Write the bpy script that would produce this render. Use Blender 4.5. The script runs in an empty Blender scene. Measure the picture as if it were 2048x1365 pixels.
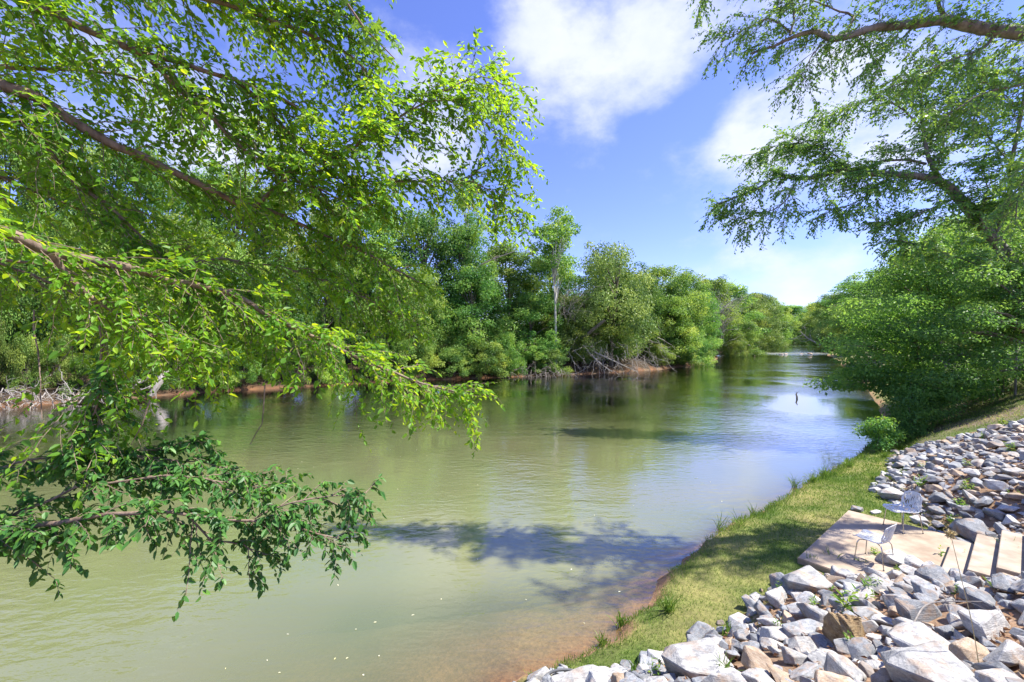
import bpy, bmesh, math, random
import numpy as np
from mathutils import Vector, Matrix

# ------------------------------------------------------------------ camera, sky, sun, exposure
SC = bpy.context.scene
COL = SC.collection
F, CX, CY, EYE = 853.0, 1024.0, 682.0, 4.8
cam = bpy.data.objects.new('camera', bpy.data.cameras.new('camera'))
COL.objects.link(cam); SC.camera = cam
cam.location = (0, 0, EYE); cam.rotation_euler = (math.radians(90), 0, 0)
cam.data.sensor_width = 36.0; cam.data.lens = F / 2048 * 36
cam.data.clip_start = 0.1; cam.data.clip_end = 6000
SC.render.resolution_x, SC.render.resolution_y = 1024, 682
SC.view_settings.view_transform = 'Standard'; SC.view_settings.look = 'None'
SC.view_settings.gamma = 1; SC.view_settings.use_curve_mapping = False
SC.view_settings.exposure = 1.52
SC.render.engine = 'CYCLES'
SC.cycles.use_denoising = True
SC.cycles.max_bounces = 7; SC.cycles.diffuse_bounces = 3; SC.cycles.glossy_bounces = 3
SC.cycles.transmission_bounces = 4; SC.cycles.transparent_max_bounces = 6
SC.cycles.caustics_reflective = False; SC.cycles.caustics_refractive = False
SC.cycles.sample_clamp_indirect = 6

SUN_EL, SUN_AZ = math.radians(56), math.radians(90)      # azimuth clockwise from +Y
sun = bpy.data.objects.new('sun', bpy.data.lights.new('sun', 'SUN')); COL.objects.link(sun)
sun.data.energy = 3.8; sun.data.angle = math.radians(0.5); sun.data.color = (1.0, 0.95, 0.86)
sd = Vector((math.cos(SUN_EL) * math.sin(SUN_AZ), math.cos(SUN_EL) * math.cos(SUN_AZ), math.sin(SUN_EL)))
sun.rotation_euler = sd.to_track_quat('Z', 'Y').to_euler()
sun.location = sd * 60


def px_dir(px, py):
    return Vector(((px - CX) / F, 1.0, (CY - py) / F)).normalized()


def build_world():
    w = bpy.data.worlds.new('World'); SC.world = w; w.use_nodes = True
    nt = w.node_tree; N = nt.nodes; Lk = nt.links
    bg = N['Background']; bg.inputs[1].default_value = 0.15
    sky = N.new('ShaderNodeTexSky'); sky.sky_type = 'NISHITA'; sky.sun_disc = False
    sky.sun_elevation = SUN_EL; sky.sun_rotation = SUN_AZ
    sky.air_density = 1.0; sky.dust_density = 0.15; sky.ozone_density = 2.2
    tint = N.new('ShaderNodeMix'); tint.data_type = 'RGBA'; tint.blend_type = 'MULTIPLY'
    tint.inputs[0].default_value = 1.0
    Lk.new(sky.outputs[0], tint.inputs[6]); tint.inputs[7].default_value = (0.44, 0.425, 0.68, 1)
    tc = N.new('ShaderNodeTexCoord'); G = tc.outputs['Generated']

    def mth(op, a, b=None, c=None, clamp=False):
        n = N.new('ShaderNodeMath'); n.operation = op; n.use_clamp = clamp
        for i, v in enumerate((a, b, c)):
            if v is None: continue
            if isinstance(v, (int, float)): n.inputs[i].default_value = v
            else: Lk.new(v, n.inputs[i])
        return n.outputs[0]

    def noise(scale, detail, rough, zs=1.6, off=(0, 0, 0)):
        m = N.new('ShaderNodeMapping'); m.inputs['Scale'].default_value = (1, 1, zs)
        m.inputs['Location'].default_value = off
        Lk.new(G, m.inputs[0])
        n = N.new('ShaderNodeTexNoise'); n.inputs['Scale'].default_value = scale
        n.inputs['Detail'].default_value = detail; n.inputs['Roughness'].default_value = rough
        Lk.new(m.outputs[0], n.inputs['Vector']); return n.outputs[0]

    big = noise(3.8, 8, 0.6)
    # cloud banks: direction, radius in radians, weight
    banks = [(1060, 40, .12, .7), (1170, 90, .17, .8), (1330, 50, .16, .8), (1250, 170, .12, .6), (1130, 210, .12, .3),
             (1180, 290, .10, .3), (860, 260, .15, .45), (890, 320, .08, .45), (820, 130, .12, .3),
             (1500, 265, .085, 1.4), (1590, 215, .09, 1.2), (1680, 175, .085, 1.4), (1700, 290, .13, .9), (1880, 260, .16, .8), (2000, 420, .12, .4),
             (1500, 500, .085, .8), (1580, 540, .07, .65), (1690, 525, .06, .3), (480, 330, .16, 1.0), (150, 120, .3, .4),
             (1600, 590, .04, .3)]
    acc = None
    for px, py, r, wt in banks:
        d = px_dir(px, py)
        v = N.new('ShaderNodeVectorMath'); v.operation = 'DISTANCE'
        Lk.new(G, v.inputs[0]); v.inputs[1].default_value = d
        mr = N.new('ShaderNodeMapRange'); mr.interpolation_type = 'SMOOTHSTEP'
        Lk.new(v.outputs['Value'], mr.inputs[0])
        mr.inputs[1].default_value = 0.0; mr.inputs[2].default_value = r * 1.35
        mr.inputs[3].default_value = wt; mr.inputs[4].default_value = 0.0
        acc = mr.outputs[0] if acc is None else mth('ADD', acc, mr.outputs[0])
    acc = mth('MINIMUM', acc, 1.25)
    # elsewhere in the sky ordinary broken cloud from slow noise
    slow = noise(1.3, 3, 0.5, 1.2, (3.1, 1.7, 0.4))
    sep = N.new('ShaderNodeSeparateXYZ'); Lk.new(G, sep.inputs[0])
    behind = mth('SMOOTH_MIN', 1.0, mth('SUBTRACT', 0.55, sep.outputs[1]), 0.1)
    behind = mth('MAXIMUM', behind, 0.0)
    amb = mth('MULTIPLY', mth('MULTIPLY', mth('SUBTRACT', slow, 0.42), 4.0), behind)
    acc = mth('MAXIMUM', acc, amb)
    dens = mth('ADD', mth('MULTIPLY', acc, 0.55), mth('MULTIPLY', mth('SUBTRACT', big, 0.5), 2.1))
    mask = N.new('ShaderNodeMapRange'); mask.interpolation_type = 'SMOOTHSTEP'
    Lk.new(dens, mask.inputs[0]); mask.inputs[1].default_value = 0.06; mask.inputs[2].default_value = 0.80
    mask.inputs[3].default_value = 0.0; mask.inputs[4].default_value = 0.88
    fine = noise(9.0, 6, 0.6)
    cc = N.new('ShaderNodeMix'); cc.data_type = 'RGBA'
    Lk.new(mth('MULTIPLY', fine, 1.0), cc.inputs[0])
    cc.inputs[6].default_value = (1.95, 2.15, 2.75, 1); cc.inputs[7].default_value = (2.85, 2.9, 3.1, 1)
    mx = N.new('ShaderNodeMix'); mx.data_type = 'RGBA'
    Lk.new(mask.outputs[0], mx.inputs[0]); Lk.new(tint.outputs[2], mx.inputs[6]); Lk.new(cc.outputs[2], mx.inputs[7])
    Lk.new(mx.outputs[2], bg.inputs[0])


build_world()

# ------------------------------------------------------------------ helpers
RNG = np.random.default_rng(11)


def P3(px, py, z):
    """a point at distance z in front of the camera, seen at photo pixel px, py"""
    return np.array([(px - CX) / F * z, z, EYE + (CY - py) / F * z])


def to_px(P):
    P = np.atleast_2d(P)
    y = np.maximum(P[:, 1], .01)
    return CX + F * P[:, 0] / y, CY - F * (P[:, 2] - EYE) / y


def norm(v):
    return v / np.maximum(np.linalg.norm(v, axis=-1, keepdims=True), 1e-9)


def vnoise(x, y, s, seed=0):
    r = np.random.default_rng(seed + 500)
    out = np.zeros_like(np.asarray(x, float)); amp = 0
    for k in range(7):
        a = r.uniform(0, 6.28); f = s * (1 + .45 * k) * r.uniform(.8, 1.2); p = r.uniform(0, 6.28, 2); w = 1 / (1 + .5 * k)
        out += w * np.sin(f * (x * math.cos(a) + y * math.sin(a)) + p[0]) * np.cos(f * .7 * (-x * math.sin(a) + y * math.cos(a)) + p[1])
        amp += w
    return out / amp * 1.6


def sstep(a, b, x):
    t = np.clip((x - a) / (b - a), 0, 1); return t * t * (3 - 2 * t)


class MB:
    def __init__(s):
        s.V = []; s.F = []; s.M = []; s.T = []; s.n = 0

    def add(s, V, Fc, tone=None, mat=0):
        V = np.asarray(V, float).reshape(-1, 3)
        if len(V) == 0: return
        Fc = np.asarray(Fc, np.int64)
        s.V.append(V); s.F.append(Fc + s.n); s.M.append(np.full(len(Fc), mat))
        s.T.append(np.full(len(V), .5) if tone is None else np.broadcast_to(np.asarray(tone, float), (len(V),)))
        s.n += len(V)

    def mesh(s, name, mats, smooth=False):
        me = bpy.data.meshes.new(name)
        V = np.concatenate(s.V)
        loops = np.concatenate([f.ravel() for f in s.F])
        sizes = np.concatenate([np.full(len(f), f.shape[1]) for f in s.F])
        starts = np.concatenate([[0], np.cumsum(sizes)[:-1]])
        me.vertices.add(len(V)); me.vertices.foreach_set('co', V.ravel())
        me.loops.add(len(loops)); me.loops.foreach_set('vertex_index', loops.astype(np.int32))
        me.polygons.add(len(sizes)); me.polygons.foreach_set('loop_start', starts.astype(np.int32))
        me.polygons.foreach_set('loop_total', sizes.astype(np.int32))
        if not isinstance(mats, (list, tuple)): mats = [mats]
        for m in mats: me.materials.append(m)
        if len(mats) > 1: me.polygons.foreach_set('material_index', np.concatenate(s.M).astype(np.int32))
        me.polygons.foreach_set('use_smooth', np.full(len(sizes), smooth))
        a = me.attributes.new('tone', 'FLOAT', 'POINT'); a.data.foreach_set('value', np.concatenate(s.T).astype(np.float32))
        me.update(calc_edges=True); me.validate()
        return me

    def obj(s, name, mats, parent=None, smooth=False, loc=None):
        if s.n == 0: return None
        return link(name, s.mesh(name, mats, smooth), parent, loc)


def link(name, data, parent=None, loc=None):
    o = bpy.data.objects.new(name, data); COL.objects.link(o)
    if loc is not None: o.location = loc
    if parent is not None: o.parent = parent
    return o


def tag(o, label=None, cat=None, group=None, kind=None):
    if label: o['label'] = label
    if cat: o['category'] = cat
    if group: o['group'] = group
    if kind: o['kind'] = kind
    return o


def empty(name, label, cat, loc=(0, 0, 0), group=None):
    return tag(link(name, None, None, loc), label, cat, group)


def copy_tree(o):
    c = o.copy(); COL.objects.link(c)
    for ch in o.children:
        d = ch.copy(); COL.objects.link(d); d.parent = c
        for g in ch.children:
            e = g.copy(); COL.objects.link(e); e.parent = d
    return c


def tubes(mb, P, R, sides=5, tone=.5, mat=0, cap=True):
    """P (n,k,3) centre lines, R (n,k) radii"""
    P = np.asarray(P, float); R = np.asarray(R, float)
    if P.ndim == 2: P = P[None]; R = R[None]
    n, k, _ = P.shape
    if n == 0: return
    T = np.empty_like(P)
    T[:, 1:-1] = P[:, 2:] - P[:, :-2]; T[:, 0] = P[:, 1] - P[:, 0]; T[:, -1] = P[:, -1] - P[:, -2]
    T = norm(T)
    d = norm(P[:, -1] - P[:, 0])
    ref = np.where(np.abs(d[:, 2:3]) < .8, np.array([[0, 0, 1.]]), np.array([[1., 0, 0]]))
    A = norm(np.cross(T, ref[:, None, :])); B = np.cross(T, A)
    ang = np.arange(sides) * 2 * math.pi / sides
    V = P[:, :, None, :] + R[:, :, None, None] * (np.cos(ang)[None, None, :, None] * A[:, :, None, :] + np.sin(ang)[None, None, :, None] * B[:, :, None, :])
    idx = np.arange(n * k * sides).reshape(n, k, sides)
    a = idx[:, :-1, :]; b = idx[:, 1:, :]
    Fq = np.stack([a, np.roll(a, -1, 2), np.roll(b, -1, 2), b], -1).reshape(-1, 4)
    mb.add(V.reshape(-1, 3), Fq, tone, mat)
    if cap:
        for e in (0, -1):
            f = idx[:, e, :]; f = f[:, ::-1] if e == 0 else f
            mb.V.append(V[:, e].reshape(-1, 3)); ff = np.arange(n * sides).reshape(n, sides)
            ff = ff[:, ::-1] if e == 0 else ff
            mb.F.append(ff + mb.n); mb.M.append(np.full(n, mat)); mb.T.append(np.full(n * sides, float(np.mean(tone)))); mb.n += n * sides


def leaves(mb, B, D, Nn, L, W, tone, mat=0, fold=.18, simple=False):
    """leaf blades: base B, direction D, normal N, length L, width W"""
    n = len(B)
    if n == 0: return
    D = norm(D); S = norm(np.cross(D, Nn)); U = np.cross(S, D)
    L = np.broadcast_to(L, (n,))[:, None]; W = np.broadcast_to(W, (n,))[:, None]
    t = np.broadcast_to(tone, (n,))
    if simple:
        V = np.stack([B, B + D * L * .5 + S * W * .5 + U * W * fold, B + D * L - U * W * .15, B + D * L * .5 - S * W * .5 + U * W * fold], 1)
        idx = np.arange(n * 4).reshape(n, 4)
        mb.add(V.reshape(-1, 3), idx, np.repeat(t, 4), mat)
    else:
        V = np.stack([B, B + D * L * .3 + S * W * .5 + U * W * fold, B + D * L * .7 + S * W * .38 + U * W * fold * .6, B + D * L - U * L * .06,
                      B + D * L * .7 - S * W * .38 + U * W * fold * .6, B + D * L * .3 - S * W * .5 + U * W * fold], 1)
        i = np.arange(n)[:, None] * 6
        Fq = np.concatenate([i + np.array([[0, 1, 2, 3]]), i + np.array([[0, 3, 4, 5]])])
        mb.add(V.reshape(-1, 3), Fq, np.repeat(t, 6), mat)


def sample(P, spacing, lo=0.0, hi=1.0, rng=RNG):
    P = np.asarray(P, float)
    seg = np.linalg.norm(np.diff(P, axis=0), axis=1); c = np.concatenate([[0], np.cumsum(seg)]); tot = c[-1]
    n = max(2, int(tot * (hi - lo) / spacing))
    s = (lo + (hi - lo) * (np.arange(n) + rng.uniform(0, 1, n)) / n) * tot
    i = np.clip(np.searchsorted(c, s) - 1, 0, len(seg) - 1)
    f = ((s - c[i]) / np.maximum(seg[i], 1e-6))[:, None]
    return P[i] * (1 - f) + P[i + 1] * f, norm(P[i + 1] - P[i]), s / tot


def refine(P, R, spacing, wob=0.0, rng=RNG):
    """resample a hand-set limb with Catmull-Rom and slight wobble"""
    P = np.asarray(P, float); R = np.asarray(R, float)
    Q = np.vstack([2 * P[0] - P[1], P, 2 * P[-1] - P[-2]])
    out = []; rad = []
    for i in range(len(P) - 1):
        m = max(1, int(np.linalg.norm(P[i + 1] - P[i]) / spacing))
        for j in range(m):
            t = j / m; a, b, c, d = Q[i:i + 4]
            out.append(.5 * (2 * b + (c - a) * t + (2 * a - 5 * b + 4 * c - d) * t * t + (3 * b - a - 3 * c + d) * t ** 3))
            rad.append(R[i] * (1 - t) + R[i + 1] * t)
    out.append(P[-1]); rad.append(R[-1])
    out = np.array(out); out[1:-1] += rng.normal(0, wob, (len(out) - 2, 3)) if wob else 0
    return out, np.array(rad)


def grow(P0, D0, L, k=5, droop=.3, wob=.08, rng=RNG):
    n = len(P0); t = np.linspace(0, 1, k)[None, :, None]; L = np.broadcast_to(L, (n,))[:, None, None]
    side = rng.normal(0, 1, (n, 1, 3)) * wob
    g = np.array([0, 0, -1.])[None, None] * np.broadcast_to(droop, (n,))[:, None, None]
    return P0[:, None] + L * (D0[:, None] * t + (g + side) * t * t + rng.normal(0, wob * .25, (n, k, 3)) * t)


def side_dirs(T, ang, flat=.5, up=0.0, rng=RNG):
    n = len(T); r = rng.normal(0, 1, (n, 3)); r[:, 2] *= flat; r[:, 2] += up
    r -= T * np.sum(r * T, 1, keepdims=True); r = norm(r)
    a = np.broadcast_to(ang, (n,))[:, None]
    return norm(T * np.cos(a) + r * np.sin(a))


def on_paths(P, lo, hi, m, rng=RNG):
    """m points on each of n paths -> positions, tangents, fraction, side sign"""
    n, k, _ = P.shape
    s = lo + (hi - lo) * (np.arange(m)[None] + rng.uniform(.2, .8, (n, m))) / m
    x = s * (k - 1); i = np.clip(x.astype(int), 0, k - 2); f = (x - i)[..., None]
    r = np.arange(n)[:, None]
    pos = P[r, i] * (1 - f) + P[r, i + 1] * f; tan = norm(P[r, i + 1] - P[r, i])
    sg = np.where(np.arange(m)[None] % 2 == 0, 1., -1.) * np.ones((n, 1))
    return pos.reshape(-1, 3), tan.reshape(-1, 3), s.ravel(), sg.ravel()


def leaf_set(P, lo, m, L, asp, droop=.5, rng=RNG, upn=1.0, rnd=.5):
    pos, tan, s, sg = on_paths(P, lo, 1.0, m, rng)
    S = norm(np.cross(tan, np.array([[0, 0, 1.]]))) * sg[:, None]
    D = norm(tan * .55 + S * .75 + np.array([[0, 0, -1.]]) * rng.uniform(.1, 1.0, (len(pos), 1)) * droop + rng.normal(0, .3, pos.shape))
    Nn = norm(np.array([[0, 0, upn]]) + rng.normal(0, rnd, pos.shape))
    ln = L * rng.uniform(.42, 1.25, len(pos)); return pos, D, Nn, ln, ln * asp * rng.uniform(.8, 1.15, len(pos))


# ------------------------------------------------------------------ materials
def new_mat(name):
    m = bpy.data.materials.new(name); m.use_nodes = True
    nt = m.node_tree; nt.nodes.remove(nt.nodes['Principled BSDF'])
    return m, nt, nt.nodes, nt.links, nt.nodes['Material Output']


def N_noise(N, Lk, vec, scale, detail=4, rough=.55, dist=0):
    n = N.new('ShaderNodeTexNoise'); n.inputs['Scale'].default_value = scale; n.inputs['Detail'].default_value = detail
    n.inputs['Roughness'].default_value = rough; n.inputs['Distortion'].default_value = dist
    if vec is not None: Lk.new(vec, n.inputs['Vector'])
    return n.outputs[0]


def N_ramp(N, Lk, fac, stops):
    r = N.new('ShaderNodeValToRGB'); Lk.new(fac, r.inputs[0]); e = r.color_ramp.elements
    while len(e) < len(stops): e.new(.5)
    for i, (p, c) in enumerate(stops): e[i].position = p; e[i].color = (*c, 1) if len(c) == 3 else c
    return r.outputs[0]


def N_mix(N, Lk, fac, a, b, mode='MIX'):
    m = N.new('ShaderNodeMix'); m.data_type = 'RGBA'; m.blend_type = mode
    for s, v in ((0, fac), (6, a), (7, b)):
        if isinstance(v, (int, float)): m.inputs[s].default_value = v
        elif isinstance(v, tuple): m.inputs[s].default_value = (*v, 1)
        else: Lk.new(v, m.inputs[s])
    return m.outputs[2]


def N_math(N, Lk, op, a, b=0.0, clamp=False):
    m = N.new('ShaderNodeMath'); m.operation = op; m.use_clamp = clamp
    for i, v in enumerate((a, b)):
        if isinstance(v, (int, float)): m.inputs[i].default_value = v
        else: Lk.new(v, m.inputs[i])
    return m.outputs[0]


def leaf_mat(name, dark, mid, light, trans=.4, tcol=(.20, .34, .03), var=.25, rough=.45, spec=.35):
    m, nt, N, Lk, out = new_mat(name)
    at = N.new('ShaderNodeAttribute'); at.attribute_name = 'tone'
    col = N_ramp(N, Lk, at.outputs['Fac'], [(0.0, dark), (.5, mid), (1.0, light)])
    oi = N.new('ShaderNodeObjectInfo')
    hs = N.new('ShaderNodeHueSaturation'); Lk.new(col, hs.inputs['Color'])
    Lk.new(N_math(N, Lk, 'ADD', N_math(N, Lk, 'MULTIPLY', oi.outputs['Random'], .035 * var * 4), .5 - .0175 * var * 4), hs.inputs['Hue'])
    r2 = N_math(N, Lk, 'FRACT', N_math(N, Lk, 'MULTIPLY', oi.outputs['Random'], 17.3))
    Lk.new(N_math(N, Lk, 'ADD', N_math(N, Lk, 'MULTIPLY', r2, var * 2), 1 - var), hs.inputs['Value'])
    p = N.new('ShaderNodeBsdfPrincipled'); Lk.new(hs.outputs[0], p.inputs['Base Color'])
    p.inputs['Roughness'].default_value = rough; p.inputs['Specular IOR Level'].default_value = spec
    t = N.new('ShaderNodeBsdfTranslucent')
    tc = N_mix(N, Lk, 1.0, hs.outputs[0], tuple(v / mv * 1.0 for v, mv in zip(tcol, mid)), 'MULTIPLY')
    Lk.new(tc, t.inputs[0])
    mx = N.new('ShaderNodeMixShader'); mx.inputs[0].default_value = trans
    Lk.new(p.outputs[0], mx.inputs[1]); Lk.new(t.outputs[0], mx.inputs[2]); Lk.new(mx.outputs[0], out.inputs[0])
    return m


def bark_mat(name, a, b, scale=9, stretch=.25, bump=.5):
    m, nt, N, Lk, out = new_mat(name)
    tc = N.new('ShaderNodeTexCoord')
    mp = N.new('ShaderNodeMapping'); mp.inputs['Scale'].default_value = (1, 1, stretch); Lk.new(tc.outputs['Object'], mp.inputs[0])
    n1 = N_noise(N, Lk, mp.outputs[0], scale, 6, .65); n2 = N_noise(N, Lk, tc.outputs['Object'], scale * 4, 3, .6)
    col = N_ramp(N, Lk, n1, [(.32, a), (.62, b)])
    p = N.new('ShaderNodeBsdfPrincipled'); p.inputs['Roughness'].default_value = .85; Lk.new(col, p.inputs['Base Color'])
    bp = N.new('ShaderNodeBump'); bp.inputs['Strength'].default_value = bump; bp.inputs['Distance'].default_value = .02
    Lk.new(N_math(N, Lk, 'ADD', n1, N_math(N, Lk, 'MULTIPLY', n2, .4)), bp.inputs['Height']); Lk.new(bp.outputs[0], p.inputs['Normal'])
    Lk.new(p.outputs[0], out.inputs[0]); return m


def rock_mat(name, light, dark, vein, shared_tone=False, rough_pit=False):
    m, nt, N, Lk, out = new_mat(name)
    tc = N.new('ShaderNodeTexCoord'); oi = N.new('ShaderNodeObjectInfo')
    at = N.new('ShaderNodeAttribute'); at.attribute_name = 'tone'
    off = N.new('ShaderNodeVectorMath'); off.operation = 'ADD'
    cmb = N.new('ShaderNodeCombineXYZ')
    Lk.new(N_math(N, Lk, 'MULTIPLY', oi.outputs['Random'], 37.0), cmb.inputs[0]); Lk.new(N_math(N, Lk, 'MULTIPLY', at.outputs['Fac'], 11.0), cmb.inputs[1])
    Lk.new(tc.outputs['Object'], off.inputs[0]); Lk.new(cmb.outputs[0], off.inputs[1])
    v = off.outputs[0]
    n1 = N_noise(N, Lk, v, 3.2, 7, .65); n2 = N_noise(N, Lk, v, 26, 5, .7)
    mp = N.new('ShaderNodeMapping'); mp.inputs['Scale'].default_value = (.35, 1.0, 3.2); mp.inputs['Rotation'].default_value = (.3, .5, 0)
    Lk.new(v, mp.inputs[0]); band = N_noise(N, Lk, mp.outputs[0], 7, 5, .6, .8)
    c = N_ramp(N, Lk, n1, [(.33, dark), (.6, light)])
    bm_ = N_math(N, Lk, 'MULTIPLY', N_math(N, Lk, 'GREATER_THAN', band, .56), .45)
    c = N_mix(N, Lk, bm_, c, vein)
    sp = N_ramp(N, Lk, n2, [(.3, (.62, .62, .64)), (.52, (1, 1, 1)), (.75, (1.12, 1.12, 1.1))])
    c = N_mix(N, Lk, 1.0, c, sp, 'MULTIPLY')
    rv = N.new('ShaderNodeMapRange'); Lk.new(N_math(N, Lk, 'FRACT', N_math(N, Lk, 'ADD', oi.outputs['Random'], N_math(N, Lk, 'MULTIPLY', at.outputs['Fac'], 7.0))), rv.inputs[0])
    rv.inputs[3].default_value = .72; rv.inputs[4].default_value = 1.15
    cv = N.new('ShaderNodeCombineColor')
    for i in range(3): Lk.new(rv.outputs[0], cv.inputs[i])
    c = N_mix(N, Lk, 1.0, c, cv.outputs[0], 'MULTIPLY')
    # clay stains that settle in patches
    st = N_ramp(N, Lk, N_noise(N, Lk, v, 1.9, 4, .6, .4), [(.50, (0, 0, 0)), (.70, (.65, .65, .65))])
    c = N_mix(N, Lk, st, c, (.36, .235, .14))
    p = N.new('ShaderNodeBsdfPrincipled'); Lk.new(c, p.inputs['Base Color']); p.inputs['Roughness'].default_value = .75
    p.inputs['Specular IOR Level'].default_value = .3
    bp = N.new('ShaderNodeBump'); bp.inputs['Strength'].default_value = .9 if rough_pit else .6; bp.inputs['Distance'].default_value = .035 if rough_pit else .015
    Lk.new(N_math(N, Lk, 'ADD', N_math(N, Lk, 'ADD', n1, band), N_math(N, Lk, 'MULTIPLY', n2, .5)), bp.inputs['Height']); Lk.new(bp.outputs[0], p.inputs['Normal'])
    Lk.new(p.outputs[0], out.inputs[0]); return m


def plain_mat(name, a, b=None, scale=8, rough=.6, metal=0, bump=0, spec=.4):
    m, nt, N, Lk, out = new_mat(name)
    p = N.new('ShaderNodeBsdfPrincipled'); p.inputs['Roughness'].default_value = rough; p.inputs['Metallic'].default_value = metal
    p.inputs['Specular IOR Level'].default_value = spec
    tc = N.new('ShaderNodeTexCoord'); n = N_noise(N, Lk, tc.outputs['Object'], scale, 5, .6)
    Lk.new(N_ramp(N, Lk, n, [(.35, a), (.65, b or a)]), p.inputs['Base Color'])
    if bump:
        bp = N.new('ShaderNodeBump'); bp.inputs['Strength'].default_value = bump; bp.inputs['Distance'].default_value = .01
        Lk.new(n, bp.inputs['Height']); Lk.new(bp.outputs[0], p.inputs['Normal'])
    Lk.new(p.outputs[0], out.inputs[0]); return m


M = {}
M['elm'] = leaf_mat('elm leaf', (0.086, 0.212, 0.036), (0.186, 0.410, 0.040), (0.422, 0.620, 0.049), .60, (.40, .62, .02), .10)
M['elm_low_shaded'] = leaf_mat('elm leaf with lower spray shade in its colour', (0.033, 0.105, 0.026), (0.067, 0.179, 0.033), (0.149, 0.284, 0.038), .32, (.14, .30, .03), .10)  # darker copy of the elm leaf: the low spray's shade is put into the colour
M['gum'] = leaf_mat('sweetgum leaf', (0.065, 0.156, 0.026), (0.111, 0.247, 0.033), (0.182, 0.325, 0.039), .45, (.26, .42, .03), .08)
M['oak'] = leaf_mat('water oak leaf', (0.079, 0.210, 0.057), (0.155, 0.366, 0.079), (0.366, 0.621, 0.100), .38, (.30, .50, .05), .08)
M['bank_leaf'] = leaf_mat('riverbank leaf', (0.067, 0.169, 0.036), (0.164, 0.309, 0.061), (0.363, 0.484, 0.097), .42, (.26, .44, .06), .30) if 1 else leaf_mat('riverbank leaf', (0.044, 0.131, 0.032), (0.108, 0.236, 0.052), (0.245, 0.367, 0.079), .32, (.16, .28, .04), .22)
M['pale_leaf'] = leaf_mat('willow leaf', (0.109, 0.201, 0.046), (0.219, 0.347, 0.082), (0.420, 0.529, 0.128), .32, (.22, .33, .06), .12)
M['shade_leaf'] = leaf_mat('hornbeam leaf', (.06, .15, .045), (.14, .29, .065), (.28, .45, .09), .5, (.26, .48, .07), .12)
M['weed'] = leaf_mat('weed leaf', (0.072, 0.180, 0.024), (0.144, 0.312, 0.036), (0.300, 0.432, 0.060), .4, (.26, .42, .04), .15)
M['grass'] = leaf_mat('grass blade', (.06, .15, .018), (.19, .29, .035), (.50, .43, .17), .35, (.30, .42, .06), .05)
M['litter'] = leaf_mat('dead leaf', (.13, .06, .03), (.27, .14, .07), (.46, .30, .17), .2, (.30, .15, .07), .05)
M['bark_elm'] = bark_mat('elm bark', (.10, .065, .045), (.26, .19, .14), 14)
M['bark_oak'] = bark_mat('oak bark', (.06, .055, .045), (.23, .215, .19), 8)
M['bark_far'] = bark_mat('bank tree bark', (.07, .055, .04), (.20, .17, .13), 5)
M['bark_pale'] = bark_mat('sycamore bark', (.30, .28, .24), (.52, .50, .46), 3)
M['dead'] = bark_mat('dead wood', (.20, .175, .15), (.38, .345, .31), 6)
M['dead_dark'] = bark_mat('weathered brushwood', (.13, .11, .09), (.32, .28, .24), 6)
M['rock_white'] = rock_mat('white riprap', (.55, .54, .515), (.31, .31, .315), (.19, .195, .205))
M['rock_grey'] = rock_mat('blue grey riprap', (.30, .315, .335), (.16, .17, .185), (.42, .42, .42))
M['rock_tan'] = rock_mat('tan riprap', (.48, .37, .27), (.32, .23, .16), (.50, .45, .38))
M['rock_gold'] = rock_mat('golden porous stone', (.46, .33, .17), (.16, .10, .05), (.50, .40, .24), rough_pit=True)
M['concrete'] = plain_mat('tan concrete', (.27, .205, .145), (.44, .355, .265), 2.0, .85, 0, .25)
M['concrete_side'] = plain_mat('step concrete', (.29, .23, .175), (.43, .36, .285), 3, .85, 0, .25)
M['chair_shell'] = plain_mat('white plastic', (.72, .73, .72), (.78, .78, .76), 4, .35)
M['chrome'] = plain_mat('brushed steel', (.52, .52, .50), (.62, .60, .57), 20, .22, 1.0)
M['rubber'] = plain_mat('grey rubber', (.10, .105, .11), (.16, .165, .17), 10, .5)
M['seed'] = plain_mat('seed head', (.45, .36, .16), (.60, .50, .28), 30, .8)


def ground_mat():
    m, nt, N, Lk, out = new_mat('ground')
    at = N.new('ShaderNodeAttribute'); at.attribute_name = 'soil'
    tc = N.new('ShaderNodeTexCoord'); v = tc.outputs['Object']
    n1 = N_noise(N, Lk, v, 1.3, 6, .62); n2 = N_noise(N, Lk, v, 14, 6, .7)
    c = N_mix(N, Lk, 1.0, at.outputs['Color'], N_ramp(N, Lk, n1, [(.3, (.72, .74, .76)), (.7, (1.25, 1.2, 1.15))]), 'MULTIPLY')
    c = N_mix(N, Lk, 1.0, c, N_ramp(N, Lk, n2, [(.3, (.6, .6, .6)), (.7, (1.3, 1.3, 1.3))]), 'MULTIPLY')
    p = N.new('ShaderNodeBsdfPrincipled'); p.inputs['Roughness'].default_value = .9; p.inputs['Specular IOR Level'].default_value = .2
    Lk.new(c, p.inputs['Base Color'])
    bp = N.new('ShaderNodeBump'); bp.inputs['Strength'].default_value = .6; bp.inputs['Distance'].default_value = .05
    Lk.new(N_math(N, Lk, 'ADD', n1, n2), bp.inputs['Height']); Lk.new(bp.outputs[0], p.inputs['Normal'])
    Lk.new(p.outputs[0], out.inputs[0]); return m


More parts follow.
